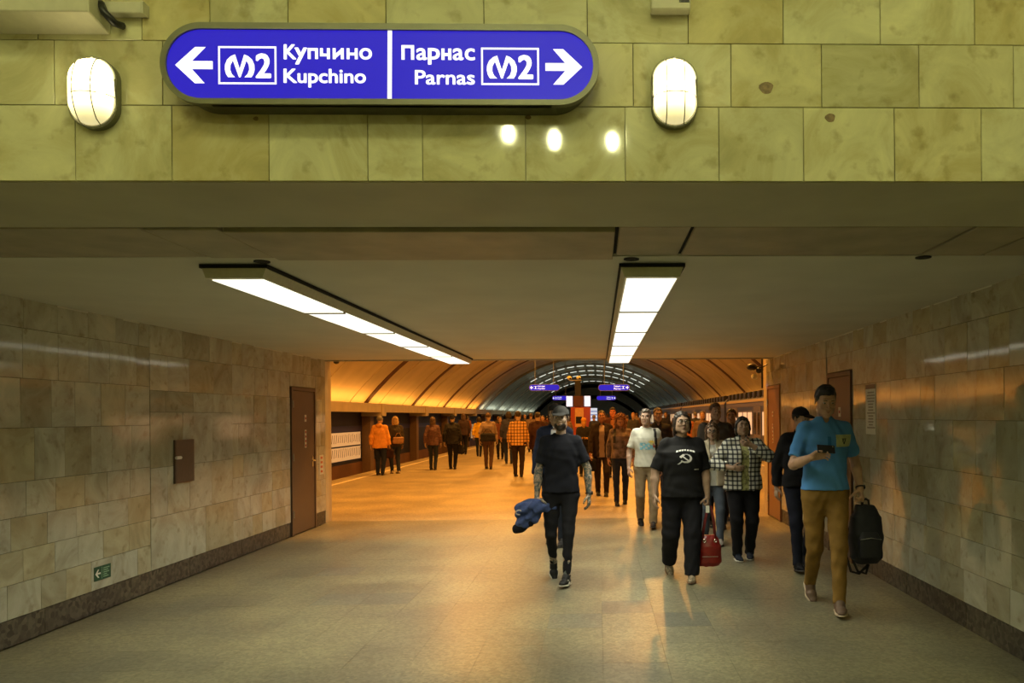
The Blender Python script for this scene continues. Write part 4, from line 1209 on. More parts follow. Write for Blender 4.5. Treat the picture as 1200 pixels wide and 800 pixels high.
M_EYEW = plain('eye_white', (.42, .38, .34), .3, var=0); M_IRIS = plain('iris', (.03, .02, .015), .2, var=0)
M_LIP = plain('lips', (.30, .12, .09), .5, var=0)
M_GLASS = plain('lens', (.9, .9, .9), .02, var=0, alpha=1.0)
PCOUNT = [0]
def person(label, px, fy, H=1.75, turn=0, back=False, q=1, stride=.12, front='L', Y=None,
           skin_c=(.42, .28, .19), skin_m=None, hair='dark', hstyle='short', top='tee', top_m=None, hem=.93, sleeve=.55, girth=1.0, belly=0.0, bust=0,
           bottom_m=None, leg=1.0, shoe_m=None, sole_m=None, inner_m=None, cap_m=None, beard=None, glasses=False, wrL=None, wrR=None, polL=None, polR=None,
           head_turn=0, head_nod=0, group=None, handL=None, handR=None, collar=False, hood=False, lean=0.0, footL=None, footR=None, curl=28, cuff=None, scarf=None, watch=None, name='person'):
    PCOUNT[0] += 1; seed = PCOUNT[0]; rs = random.Random(seed * 13)
    s = H / 1.75
    if Y is None:
        g = ground(px, fy); Y = g.y + (stride * .8 + .10) * (1 if not back else .9)
    c = at(px, 487, Y)
    rz = math.radians(turn + (180 if back else 0))
    root = thing(name, label, 'person', (c.x, Y, 0), rz, group)
    cr, sr = math.cos(-rz), math.sin(-rz)
    def L(p, dy=0.0):      # pixel -> person-local point, at depth Y+dy
        w_ = at(p[0], p[1], Y + dy); x, y = w_.x - c.x, w_.y - Y
        return V3(cr * x - sr * y, sr * x + cr * y, w_.z)
    hB = {1: .007, 2: .011, 3: .017}[q]; hH = {1: .0034, 2: .006, 3: .011}[q]; hC = {1: .008, 2: .012, 3: .018}[q]
    hands_fine = {1: .0034, 2: .0055, 3: .009}[q]
    G = girth
    ln = lean
    # ---- joints
    pel = V3(0, 0, .93 * s)
    hips = {1: V3(.088 * s * (1 + (G - 1) * .6), 0, .90 * s), -1: V3(-.088 * s * (1 + (G - 1) * .6), 0, .90 * s)}
    sh = {i: V3(i * .174 * s * (1 + (G - 1) * .35), ln * .12 + .005, 1.402 * s) for i in (1, -1)}
    feet = {}
    fs_ = 1 if front == 'L' else -1
    for i, spec in ((1, footL), (-1, footR)):
        lead = (i == fs_)
        if spec is None: fx, fyy, pit, yaw = i * .085 * s, (-stride if lead else stride), (-8 if lead and stride > .15 else (28 if not lead and stride > .15 else 0)), i * 6
        else: fx, fyy, pit, yaw = spec
        za = .085 * s
        if pit > 0: za = .085 * s * math.cos(math.radians(pit)) + .125 * s * math.sin(math.radians(pit))
        if pit < 0: za = .085 * s + .05 * s * math.sin(math.radians(-pit))
        feet[i] = (V3(fx, fyy, za), pit, yaw)
    knees = {}; ank = {}
    for i in (1, -1):
        knees[i], ank[i] = ik(hips[i], feet[i][0], .43 * s, .405 * s, (i * .08, -1, 0.1))
    wr = {}; el = {}
    for i, spec, pol in ((1, wrL, polL), (-1, wrR, polR)):
        if spec is None:
            sw = (-1 if i != fs_ else 1) * min(.22, stride * .9)
            tgt = V3(i * (.235 + .05 * (G - 1)) * s * (1 + (G - 1) * .4), sw * 1.0 - .03, .865 * s + abs(sw) * .12)
        elif len(spec) == 3 and isinstance(spec, tuple): tgt = L(spec[:2], spec[2])
        else: tgt = np.array(spec, float)
        el[i], wr[i] = ik(sh[i], tgt, .29 * s, .255 * s, pol if pol is not None else (i * .35, .9, -.15))
    # ---- head frame
    Rh = rotm((0, 0, 1), head_turn) @ rotm((1, 0, 0), head_nod)
    nb = V3(0, ln * .13 + .012, 1.47 * s)
    hc = V3(0, ln * .16 - .012 - .0013 * head_nod, 1.632 * s - max(0, head_nod) * .0006)
    T = Frame(hc, Rh, s * (1.0 if H > 1.5 else 1.06))
    sk = skin_m or skin('%d_%d_%d' % tuple(int(v * 100) for v in skin_c), skin_c)
    # ---- body: one continuous skin mesh
    gw = 1 + (G - 1) * .9
    tors = [(.84 * s, 0, 0, .15 * s * gw, .095 * s * gw), (.93 * s, 0, 0, .155 * s * gw, .10 * s * gw), (1.08 * s, 0, ln * .03 - belly * .3, .128 * s * gw, .092 * s * gw + belly * .3),
            (1.25 * s, 0, ln * .07, .150 * s * gw, .105 * s * gw), (1.36 * s, 0, ln * .10, .150 * s * gw, .092 * s), (1.41 * s, 0, ln * .12, .11 * s, .068 * s), (1.45 * s, 0, ln * .12, .06 * s, .052 * s)]
    B = [stack(tors, .03)]
    aw = 1 + (G - 1) * .6
    for i in (1, -1):
        B += [cap(hips[i], knees[i], .078 * s * gw, .052 * s * aw, .03), cap(knees[i], ank[i], .050 * s * aw, .034 * s, .02)]
        B += [cap(sh[i] + V3(-i * .02, 0, 0), el[i], .050 * s * aw, .038 * s * aw, .03), cap(el[i], el[i] + (wr[i] - el[i]) * .35, .039 * s * aw, .040 * s * aw, .015), cap(el[i] + (wr[i] - el[i]) * .35, wr[i], .040 * s * aw, .026 * s, .015)]
        a_, p_, y_ = feet[i]; B.append(cap(ank[i], ank[i] - V3(0, 0, .02), .035 * s, .03 * s, .02))
    B += [cap(nb - V3(0, 0, .03), T((0, .018, -.06)), .050 * s * (1 + (G - 1) * .5), .046 * s * (1 + (G - 1) * .5), .03), ell(T((0, .016, .02)), (.06 * s, .075 * s, .07 * s), .02)]
    parts = [polygonize(B, hB)]
    Hd = head_prims(T, T.sc, heavy=max(0, G - 1) * 3.0)
    Hd.insert(1, cap(nb - V3(0, 0, .02), T((0, .020, -.05)), .0505 * s * (1 + (G - 1) * .5), .049 * s * (1 + (G - 1) * .5), .02))
    parts.append(polygonize(Hd, hH))
    for i, hs in ((1, handL), (-1, handR)):
        d = unit(wr[i] - el[i]); hs = hs or {}
        thumb = np.array(hs.get('thumb', (-i * .25, -1, 0)), float)
        dd = unit(np.array(hs['d'], float)) if 'd' in hs else unit(d + V3(0, -.08, -.15))
        # palm normal must face the body for hanging arms
        t_ = unit(thumb - dd * np.dot(thumb, dd)); nn = np.cross(dd, t_)
        want = np.array(hs.get('palm', (-i, .2, 0)), float)
        sd_ = 1 if np.dot(nn, want) > 0 else -1
        HP = [cap(wr[i] - d * .03, wr[i] + dd * .015, .0265 * s, .026 * s, .01, flat=np.cross(d, t_) if False else None)]
        HP += hand_prims(wr[i], dd, thumb, s * (1 if not bust else .93), hs.get('curl', curl), hs.get('spread', 3), hs.get('grip', False), sd_)
        if q < 3: parts.append(polygonize(HP, hands_fine))
        else: parts.append(polygonize([cap(wr[i], wr[i] + dd * .08, .035 * s, .04 * s, .01, flat=nn, ratio=.5), cap(wr[i] + dd * .08, wr[i] + dd * .15 + nn * sd_ * .03, .034 * s, .02 * s, .01, flat=nn, ratio=.5), cap(wr[i] + dd * .02 + t_ * .03, wr[i] + dd * .08 + t_ * .055, .013, .01, .008)], .010))
    link('body', np_mesh('body', parts, sk), root)
    # ---- trousers
    lg = leg
    tm = bottom_m or cloth('black', (.012, .012, .014))
    trl = [(.79 * s, 0, .0, .10 * s * gw, .075 * s * gw), (.86 * s, 0, .008, .172 * s * gw, .112 * s * gw), (.96 * s, 0, .004, .170 * s * gw, .108 * s * gw), (1.03 * s, 0, 0, .150 * s * gw, .098 * s * gw)]
    Tm = [stack(trl, .03)]
    for i in (1, -1):
        k_ = knees[i]; a_ = ank[i]; dn = unit(a_ - k_)
        Tm += [cap(hips[i] + V3(0, 0, -.02), k_, .093 * s * gw, .066 * s * lg * aw, .035), cap(k_, a_ + dn * .02, .066 * s * lg * aw, (.050 if cuff is None else cuff) * s * lg, .02, cut1=True)]
    link('trousers', np_mesh('trousers', [polygonize(Tm, hC, fold_noise(seed, .0032))], tm), root)
    # ---- top garment
    th = {'tee': .014, 'polo': .014, 'shirt': .018, 'jacket': .030, 'coat': .034, 'hoodie': .028, 'suit': .028}[top]
    hz = hem * s
    tl = [(hz, 0, -belly * .35, (.172 * gw) * s + th, (.112 * gw) * s + th + belly * .35), (1.08 * s, 0, ln * .03 - belly * .45, (.150 * gw) * s + th, (.100 * gw) * s + th + belly * .45),
          (1.24 * s, 0, ln * .07 - bust * .02, (.160 * gw) * s + th, (.110 * gw) * s + th + bust * .022), (1.33 * s, 0, ln * .09 - bust * .015, (.170 + .01 * (G - 1)) * gw * s + th, (.108 * gw) * s + th * .8 + bust * .02),
          (1.395 * s, 0, ln * .11, .155 * s + th, .086 * s + th * .6), (1.43 * s, 0, ln * .12, .118 * s + th * .6, .070 * s + th * .4), (1.46 * s, 0, ln * .12 + .004, .082 * s + th * .4, .060 * s + th * .3), (1.487 * s, 0, ln * .12 + .006, .062 * s + th * .3, .054 * s + th * .3)]
    if hz > 1.05: pass
    tl = [t for t in tl if t[0] >= hz]
    def arms(th_, frac, k=.03):
        out = []
        for i in (1, -1):
            a0 = sh[i] + V3(-i * .025 * s, 0, .0); e_ = el[i]; w_ = wr[i]
            f = frac[i] if isinstance(frac, dict) else frac
            up = .29 / (.29 + .255)
            if f <= up:
                t_ = f / up
                out.append(cap(a0, a0 + (e_ - a0) * t_, .055 * s * aw + th_ * .7, (.055 - .010 * t_) * s * aw + th_ * 1.1, k, cut1=True))
            else:
                t_ = (f - up) / (1 - up)
                out.append(cap(a0, e_, .055 * s * aw + th_ * .7, .041 * s * aw + th_ * .8, k))
                out.append(cap(e_, e_ + (w_ - e_) * t_, .042 * s * aw + th_ * .8, (.042 - .012 * t_) * s * aw + th_ * .7, .015, cut1=True))
        return out
    Tp = [stack(tl, .03)] + arms(th, sleeve)
    for i in (1, -1): Tp.append(cap(V3(i * .045 * s, ln * .12 + .01, 1.462 * s), sh[i] + V3(-i * .025, 0, .0), .022 * s + th * .4, .044 * s + th * .5, .035))
    # neckline
    Tp.append(ell((0, nb[1] - .018, 1.505 * s), (.062 * s, .062 * s, .035 * s), .006, op='cut')) if top in ('tee',) else None
    if top in ('jacket', 'coat', 'suit') and inner_m is not None:
        w_ = {'suit': .055, 'jacket': .045, 'coat': .03}[top]
        Tp.append(cutbox((-w_ * s, -.4, hz - .1), (w_ * s, -.045, 1.6 * s), .01))
    if top in ('jacket', 'coat', 'shirt', 'polo', 'suit') or collar:
        Tp.append(cap((0, nb[1] + .004, 1.455 * s), (0, nb[1] + .004, (1.505 if top != 'jacket' else 1.52) * s), .064 * s + th * .25, .060 * s + th * .25, .012, cut1=True))
        Tp.append(cap((0, nb[1] - .0, 1.47 * s), (0, nb[1] - .0, 1.60 * s), .054 * s, .054 * s, .003, op='cut'))
        Tp.append(ell((0, nb[1] - .075, 1.50 * s), (.028 * s, .05 * s, .05 * s), .006, op='cut'))
    if hood: Tp.append(ell((0, nb[1] + .075, 1.47 * s), (.10 * s, .055 * s, .06 * s), .02))
    tmat = top_m or cloth('black', (.012, .012, .014))
    topo = link({'tee': 't_shirt', 'polo': 'polo_shirt', 'shirt': 'shirt', 'jacket': 'jacket', 'coat': 'coat', 'hoodie': 'hoodie', 'suit': 'suit_jacket'}[top],
                np_mesh('top', [polygonize(Tp, hC, fold_noise(seed + 50, .0028 if th < .02 else .004))], tmat), root)
    if inner_m is not None:
        it = [(z, x, y, a - th + .008, b - th + .008) for (z, x, y, a, b) in tl]
        link('inner_shirt', np_mesh('inner_shirt', [polygonize([stack(it, .02)], hC)], inner_m), root)
    # ---- shoes
    sm = shoe_m or cloth('shoe_black', (.015, .014, .014), .5); so = sole_m or plain('sole_dark', (.05, .045, .04), .7, var=0)
    shoes = {}
    for i in (1, -1):
        a_, pit, yaw = feet[i]; a_ = ank[i]
        Rf = rotm((0, 0, 1), -yaw if True else 0) @ rotm((1, 0, 0), pit)
        FT = Frame(a_, Rf, s)
        up = [cap(FT((0, .028, -.040)), FT((0, -.085, -.048)), .037 * s, .037 * s, .02, flat=Rf @ V3(0, 0, 1), ratio=.85), cap(FT((0, -.085, -.050)), FT((-i * .006, -.135, -.058)), .040 * s, .030 * s, .02, flat=Rf @ V3(0, 0, 1), ratio=.6),
              cap(FT((0, .012, .012)), FT((0, -.035, -.02)), .040 * s, .038 * s, .02), half(FT((0, 0, -.070)), Rf @ V3(0, 0, -1)), half(FT((0, 0, .022)), Rf @ V3(0, .25, 1))]
        shoes[i] = link('shoe', np_mesh('shoe', [polygonize(up, hC * .6)], sm), root)
        sl = [cap(FT((0, .030, -.073)), FT((0, -.085, -.073)), .040 * s, .043 * s, .02, flat=Rf @ V3(0, 0, 1), ratio=.30), cap(FT((0, -.085, -.073)), FT((-i * .006, -.140, -.072)), .043 * s, .032 * s, .02, flat=Rf @ V3(0, 0, 1), ratio=.30)]
        link('sole', np_mesh('sole', [polygonize(sl, hC * .5)], so), shoes[i])
        if q == 1 and sole_m is not None and name == 'person' and 'capped' in label:
            for k in range(3):     # pale side stripes
                b_ = bmesh.new()
                for sd_ in (-1, 1):
                    y0 = -.028 - k * .020
                    pts = [FT((sd_ * .0385, y0, -.060)), FT((sd_ * .0385, y0 - .008, -.060)), FT((sd_ * .033, y0 + .010 - .008, -.022)), FT((sd_ * .033, y0 + .010, -.022))]
                    f1 = [b_.verts.new(p) for p in pts]; f2 = [b_.verts.new(p + Rf @ V3(sd_ * .004, 0, 0)) for p in pts]
                    b_.faces.new(f1); b_.faces.new(f2)
                    for a in range(4): b_.faces.new((f1[a], f1[(a + 1) % 4], f2[(a + 1) % 4], f2[a]))
                obj('stripe', b_, M_WHITE, shoes[i])
    # ---- hair
    if hstyle:
        hm = hair_mat(hair); sc = T.sc
        hp = [ell(T((0, .022, .040)), V3(.082, .096, .085) * sc, .01, Rh)]
        E = lambda c, r, k=.02: hp.append(ell(T(c), V3(*r) * sc, k, Rh))
        if hstyle in ('long', 'curly', 'bob', 'wavy'):
            dn = {'long': .20, 'curly': .15, 'bob': .085, 'wavy': .15}[hstyle]; wd = {'long': .0, 'curly': .028, 'bob': .008, 'wavy': .012}[hstyle]
            E((0, .04, .01 - dn * .4), (.080 + wd, .065 + wd, .07 + dn * .5))
            for s_ in (-1, 1): E((s_ * (.070 + wd * .6), .010, .0 - dn * .35), (.022 + wd * .5, .045, .05 + dn * .5), .015)
            if hstyle in ('curly',): E((0, .01, .06), (.10, .10, .075), .02)
        if hstyle == 'shorttop': E((0, -.01, .095), (.060, .075, .035), .02)
        # clear the face
        fz = {'short': .062, 'shorttop': .070, 'long': .058, 'curly': .060, 'bob': .050, 'wavy': .056}[hstyle]
        cx_ = .066 if hstyle not in ('short', 'shorttop') else .082
        hp.append(Prim((lambda P, T=T, Rh=Rh, sc=sc, fz=fz, cx_=cx_: (lambda q_: np.maximum(np.maximum(np.abs(q_[..., 0]) - cx_, q_[..., 1] + .028 + .25 * np.maximum(0, q_[..., 2] + .02)), q_[..., 2] - fz + 3.0 * q_[..., 0] ** 2) * sc)(((P - T.o) @ Rh) / sc)), T.o - .2, T.o + .2, .012, 'cut'))
        if hstyle in ('short', 'shorttop'):
            hp.append(Prim((lambda P, T=T, Rh=Rh, sc=sc: (lambda q_: np.maximum(q_[..., 2] + .045 - .0 * q_[..., 1], -9) * sc * -1 * -1)(((P - T.o) @ Rh) / sc)), T.o - .2, T.o + .2, .006, 'cut'))
            # ears stay free
            for s_ in (-1, 1): hp.append(ell(T((s_ * .085, .006, -.012)), V3(.022, .024, .034) * sc, .006, Rh, 'cut'))
        rsn = np.random.RandomState(seed); ph = rsn.rand(6) * 6
        amp = {'short': .0016, 'shorttop': .002, 'long': .003, 'curly': .008, 'bob': .0022, 'wavy': .004}[hstyle]
        fq = 60 if hstyle != 'curly' else 75
        link('hair', np_mesh('hair', [polygonize(hp, hH * 1.2, lambda P: amp * (np.sin(P[:, 0] * fq * 2.2 + ph[0] + 3 * np.sin(P[:, 2] * fq * .7)) + np.sin(P[:, 1] * fq * 1.7 + P[:, 2] * fq + ph[1])))], hm), root)
    if beard:
        bp = [ell(T((0, -.034, -.062)), V3(.0615, .063, .052) * T.sc, .02, Rh), ell(T((0, -.078, -.098)), V3(.027, .021, .020) * T.sc, .02, Rh)]
        bp.append(Prim((lambda P, T=T, Rh=Rh: (lambda q_: (q_[..., 2] + .036 + .35 * np.maximum(0, .045 - np.abs(q_[..., 0])) - 6 * np.maximum(0, np.abs(q_[..., 0]) - .035) ** 1 * .3))(((P - T.o) @ Rh) / T.sc)), T.o - .3, T.o + .3, .004, 'keep'))
        link('beard', np_mesh('beard', [polygonize(bp, hH, lambda P: .0006 * np.sin(P[:, 0] * 500) * np.sin(P[:, 2] * 430))], hair_mat(beard)), root)
    if q <= 2 and not back:
        b_ = bmesh.new()
        for s_ in (-1, 1): 
            M4 = Matrix(Rh.tolist()) if False else Matrix([list(r) for r in Rh])
            ellip(b_, T((s_ * .031, -.0785, .0125)), (.0120 * T.sc, .0115 * T.sc, .0072 * T.sc), 12, 8, M4)
        obj('eyes', b_, M_EYEW, root, True)
        b_ = bmesh.new()
        for s_ in (-1, 1): ellip(b_, T((s_ * .031, -.0880, .0120)), (.0062 * T.sc, .0032, .0062 * T.sc), 10, 6, Matrix([list(r) for r in Rh]))
        obj('irises', b_, M_IRIS, root, True)
        b_ = bmesh.new()
        for s_ in (-1, 1):
            tube(b_, [T((s_ * .015, -.096, .0335)), T((s_ * .030, -.0955, .0375)), T((s_ * .047, -.084, .031))], [.0028, .0036, .0018], 6)
        obj('eyebrows', b_, hair_mat(hair if hstyle or not beard else beard), root, True)
        b_ = bmesh.new()
        tube(b_, [T((-.022, -.0925, -.0540)), T((-.009, -.1010, -.0495)), T((0, -.1020, -.0505)), T((.009, -.1010, -.0495)), T((.022, -.0925, -.0540))], [.0012, .0035, .0032, .0035, .0012], 6)
        tube(b_, [T((-.018, -.0925, -.0565)), T((0, -.0990, -.0610)), T((.018, -.0925, -.0565))], [.0015, .0048, .0015], 6)
        obj('lips', b_, M_LIP, root, True)
    if glasses:
        b_ = bmesh.new()
        for s_ in (-1, 1):
            rr = [T((s_ * (.033 + .024 * math.cos(a)), -.108 + .010 * abs(math.cos(a)), .010 + .017 * math.sin(a))) for a in [2 * math.pi * k / 16 for k in range(17)]]
            tube(b_, rr, .0019, 6, False)
            tube(b_, [T((s_ * .057, -.100, .016)), T((s_ * .078, -.02, .016)), T((s_ * .080, .02, .008))], .0018, 6)
        tube(b_, [T((-.010, -.109, .012)), T((.010, -.109, .012))], .0018, 6)
        obj('glasses', b_, M_BLACK, root, True)
        b_ = bmesh.new()
        for s_ in (-1, 1): ellip(b_, T((s_ * .033, -.106, .010)), (.0235, .0008, .0165), 12, 6, Matrix([list(r) for r in Rh]))
        obj('lenses', b_, M_GLASS, root, True)
    if cap_m is not None:
        cp = [ell(T((0, .014, .052)), V3(.085, .104, .082) * T.sc, .01, Rh)]
        cp.append(Prim((lambda P, T=T, Rh=Rh: -(((P - T.o) @ Rh)[..., 2] / T.sc - .042) * T.sc), T.o - .3, T.o + .3, .003, 'keep'))
        if cap_m[1]:
            cp.append(ell(T((0, -.105, .047)), V3(.072, .072, .009) * T.sc, .008, Rh @ rotm((1, 0, 0), 12)))
        cp.append(ell(T((0, .014, .136)), V3(.006, .006, .005) * T.sc, .002, Rh))
        link('cap', np_mesh('cap', [polygonize(cp, hH * .9)], cap_m[0]), root)
    if watch:
        i = 1 if watch == 'L' else -1; d = unit(wr[i] - el[i])
        b_ = bmesh.new(); w0 = wr[i] - d * .012
        u = unit(np.cross(d, (0, 1, 0))); v = np.cross(d, u)
        tube(b_, [w0 + (u * math.cos(a) + v * math.sin(a)) * .031 * s for a in [2 * math.pi * k / 16 for k in range(17)]], .007, 6, False)
        ellip(b_, w0 + u * i * .034 * s, (.010, .020, .020)); obj('wrist_watch', b_, M_BLACK, root, True)
    return dict(root=root, T=T, wr=wr, el=el, sh=sh, top=topo, L=L, s=s, Y=Y, c=c, rz=rz, feet=feet, shoes=shoes, tl=tl)
def to_world(P, p):
    cr, sr = math.cos(P['rz']), math.sin(P['rz'])
    return Vector((P['c'].x + cr * p[0] - sr * p[1], P['Y'] + sr * p[0] + cr * p[1], p[2]))
def fingers(P, side, d=.09):
    w_ = to_world(P, P['wr'][side]); return w_

BLK = cloth('black', (.010, .010, .013)); BLK2 = cloth('black_soft', (.018, .017, .018)); NAVY = cloth('navy', (.015, .02, .045)); JEANS = cloth('jeans', (.09, .11, .15)); DARKJ = cloth('dark_jeans', (.02, .025, .04))
WHITE_SOLE = plain('sole_white', (.5, .48, .42), .6, var=0)

# 1 --- man in black t-shirt and grey cap
P1 = person('capped bearded man in black t-shirt with tattooed arms carrying a blue jacket', 657, 688, 1.74, stride=.20, front='L', skin_m=tattoo_skin(), hair='dark', hstyle='short', top='tee',
            top_m=cloth('black_tee', (.012, .013, .020)), hem=.90, sleeve=.40, bottom_m=BLK, leg=.86, cuff=.040, shoe_m=cloth('sneaker_black', (.012, .012, .012), .5), sole_m=WHITE_SOLE,
            cap_m=(cloth('cap_grey', (.10, .10, .10)), True), beard='dark', girth=1.0, footL=(.055, -.20, -5, 14), footR=(-.095, .22, 42, -8),
            wrR=(629, 583, -.04), wrL=(690, 579, -.02), head_turn=-6, watch='L', q=1, handR={'grip': True, 'd': (0, -.2, -1), 'palm': (0.6, -.6, 0)}, polR=(-.8, .5, 0), polL=(.8, .5, 0))
# 2 --- woman with emblem t-shirt
P3 = person('heavy-set woman in glasses and black t-shirt with white hammer and sickle', 799, 683, 1.69, stride=.17, front='L', hair='dark', hstyle='bob', top='tee', top_m=cloth('black_tee_b', (.012, .012, .013)), hem=.86, sleeve=.50,
            girth=1.27, belly=.03, bust=1, bottom_m=BLK, leg=1.22, cuff=.062, shoe_m=plain('beige_shoe', (.24, .19, .12), .5, var=.75, scale=45), sole_m=plain('sole_brown', (.16, .09, .05), .7, var=0), glasses=True,
            footL=(.07, -.17, 0, 10), footR=(-.12, .22, 45, -6), wrR=(767, 580, -.02), wrL=(829, 581, -.05), polR=(-.8, .6, 0), polL=(.8, .6, 0), skin_c=(.44, .29, .20), head_turn=6, q=1, handL={'grip': True, 'palm': (-1, 0, 0)})
# 3 --- man in blue polo
P6 = person('man in blue polo shirt and mustard trousers looking at his phone', 966, 722, 1.90, stride=.24, front='L', hair='black', hstyle='shorttop', top='polo', top_m=cloth('polo_blue', (.075, .24, .56), var=.10), hem=.93, sleeve=.42,
            girth=1.03, bottom_m=cloth('mustard', (.22, .125, .03), var=.22), leg=.98, cuff=.048, shoe_m=plain('shoe_brown', (.13, .08, .05), .6, var=.1), sole_m=plain('sole_pale', (.45, .36, .25), .6, var=0),
            footL=(.035, -.26, 0, 8), footR=(-.05, .30, 40, 2), wrR=(950, 536, -.30), polR=(-.45, .6, -1), wrL=(1008, 572, .0), polL=(.35, .9, 0), head_nod=20, watch='L', skin_c=(.46, .28, .18), q=1,
            handR={'d': (.85, -.25, .25), 'thumb': (.1, -.5, .8), 'palm': (0, -.6, .6), 'curl': 34}, handL={'grip': True, 'palm': (-1, 0, 0)})
# 4 --- woman in checked jacket
P5 = person('stout dark-haired woman in open black and white checked jacket and patterned blouse', 870, 658, 1.63, stride=.05, front='R', hair='black', hstyle='bob', top='jacket',
            top_m=grid_cloth('check_jacket', (.62, .62, .55), (.11, .115, .115), .050, .36, (.03, .03, .032)), hem=.86, sleeve=.86, girth=1.24, belly=.02, bust=1, inner_m=plain('blouse_olive', (.30, .30, .12), .8, var=.8, scale=28),
            bottom_m=BLK, leg=1.05, cuff=.055, shoe_m=cloth('sneaker_navy', (.02, .025, .04)), sole_m=WHITE_SOLE, wrL=(880, 521, -.24), polL=(1, .2, -.6), wrR=(858, 548, -.22), polR=(-1, .2, -.6), skin_c=(.42, .27, .18), q=1,
            handL={'d': (-.9, -.3, .2), 'thumb': (0, -.3, .9), 'palm': (0, .8, -.3), 'curl': 35}, handR={'d': (.95, -.2, -.1), 'thumb': (0, -.3, .9), 'palm': (0, .8, 0), 'curl': 20}, head_nod=-2)
# 5 --- man in white t-shirt
P8 = person('man in white t-shirt with colourful print and khaki trousers, black strap over shoulder', 757, 620, 1.74, stride=.18, front='L', hair='grey', hstyle='shorttop', top='tee', top_m=cloth('tee_white', (.62, .62, .54)), hem=.90, sleeve=.42, girth=1.05,
            bottom_m=cloth('khaki', (.26, .19, .11)), leg=1.05, cuff=.055, head_turn=-14, skin_c=(.46, .30, .22), q=1, wrR=(737, 548, -.06), polR=(-.4, .9, 0))
# 6 --- dark hooded person behind the blue polo
P7 = person('person in black cap and black jacket walking behind the blue polo man', 938, 678, 1.72, stride=.16, front='R', hair='black', hstyle='short', top='jacket', top_m=BLK, hem=.90, sleeve=.98, girth=1.05, bottom_m=cloth('navy_trousers', (.012, .014, .026)), leg=1.0,
            cap_m=(BLK2, True), head_turn=30, head_nod=8, q=2, shoe_m=BLK, Y=8.15)
# 7 --- woman with beige jacket between
P4 = person('older woman in glasses and beige zip jacket half hidden beside the red handbag', 834, 640, 1.56, stride=.14, front='L', hair='brown', hstyle='wavy', top='jacket', top_m=cloth('beige_jacket', (.50, .44, .33)), hem=.84, sleeve=.96, girth=1.08, bust=1,
            inner_m=cloth('white_blouse', (.6, .6, .55)), bottom_m=JEANS, leg=1.0, glasses=True, head_nod=10, head_turn=-10, skin_c=(.46, .31, .22), q=2, shoe_m=cloth('shoe_grey', (.25, .22, .2)))
# 8 --- curly woman
P9 = person('curly ginger-haired woman with grey top and backpack strap walking beside the suited man', 727, 593, 1.68, stride=.14, front='R', hair='auburn', hstyle='curly', top='shirt', top_m=plain('cloth_mauve_pattern', (.17, .12, .10), .85, var=.6, scale=14), hem=.90, sleeve=.95, girth=1.0, bust=1,
            bottom_m=DARKJ, leg=.95, skin_c=(.40, .20, .12), q=2)
# 9 --- suited man
P10 = person('man in dark suit and pale shirt carrying a black bag beyond the tattooed arm', 705, 582, 1.76, stride=.10, front='L', hair='dark', hstyle='short', top='suit', top_m=cloth('suit_dark', (.025, .016, .013)), hem=.80, sleeve=.97, girth=1.02,
             inner_m=cloth('shirt_pale', (.32, .24, .2)), bottom_m=cloth('suit_trousers', (.025, .016, .013)), skin_c=(.30, .13, .08), q=2)
# 10.. people behind
P2 = person('man in dark jacket with white collar hidden behind the capped man', 650, 640, 1.80, Y=9.9, stride=.1, hair='black', hstyle='short', top='jacket', top_m=NAVY, hem=.88, sleeve=.97, bottom_m=DARKJ, cap_m=(BLK2, False), inner_m=cloth('white_shirt', (.6, .6, .6)), q=2)
P11 = person('tall red-faced man behind the suited man and curly-haired woman', 718, 575, 1.86, Y=20.5, stride=.1, hair='dark', hstyle='shorttop', top='suit', top_m=cloth('dark_red_brown', (.06, .02, .012)), inner_m=cloth('orange_shirt', (.3, .12, .05)), skin_c=(.5, .16, .07), q=2)
P12 = person('dark-haired man behind the right shoulder of the white t-shirt man', 771, 600, 1.78, Y=13.3, stride=.1, hair='dark', hstyle='short', top='jacket', top_m=BLK2, sleeve=.97, skin_c=(.34, .2, .13), bottom_m=DARKJ, q=2)
P13 = person('broad man in dark grey jacket behind the woman in beige jacket', 838, 600, 1.82, Y=11.2, stride=.1, hair='brown', hstyle='shorttop', top='jacket', top_m=cloth('grey_brown', (.06, .05, .04)), sleeve=.97, girth=1.18, skin_c=(.36, .22, .15), q=2, head_turn=12)
P14 = person('younger dark-haired man in black jacket behind the checked-jacket woman', 857, 600, 1.74, Y=11.9, stride=.08, hair='black', hstyle='short', top='jacket', top_m=BLK2, sleeve=.97, skin_c=(.34, .2, .14), q=2, head_turn=-14)
P14b = person('short person with orange cap looking down in front of the red pillar', 684, 560, 1.60, Y=21.0, stride=.04, hair='auburn', hstyle='short', top='jacket', top_m=BLK2, sleeve=.9, skin_c=(.6, .3, .08), q=3, cap_m=(cloth('orange_cap', (.6, .25, .03)), False), wrR=[-.08, -.25, 1.05], wrL=[.08, -.25, 1.05], head_nod=15)  # cap and skin coloured orange to imitate light falling on the head
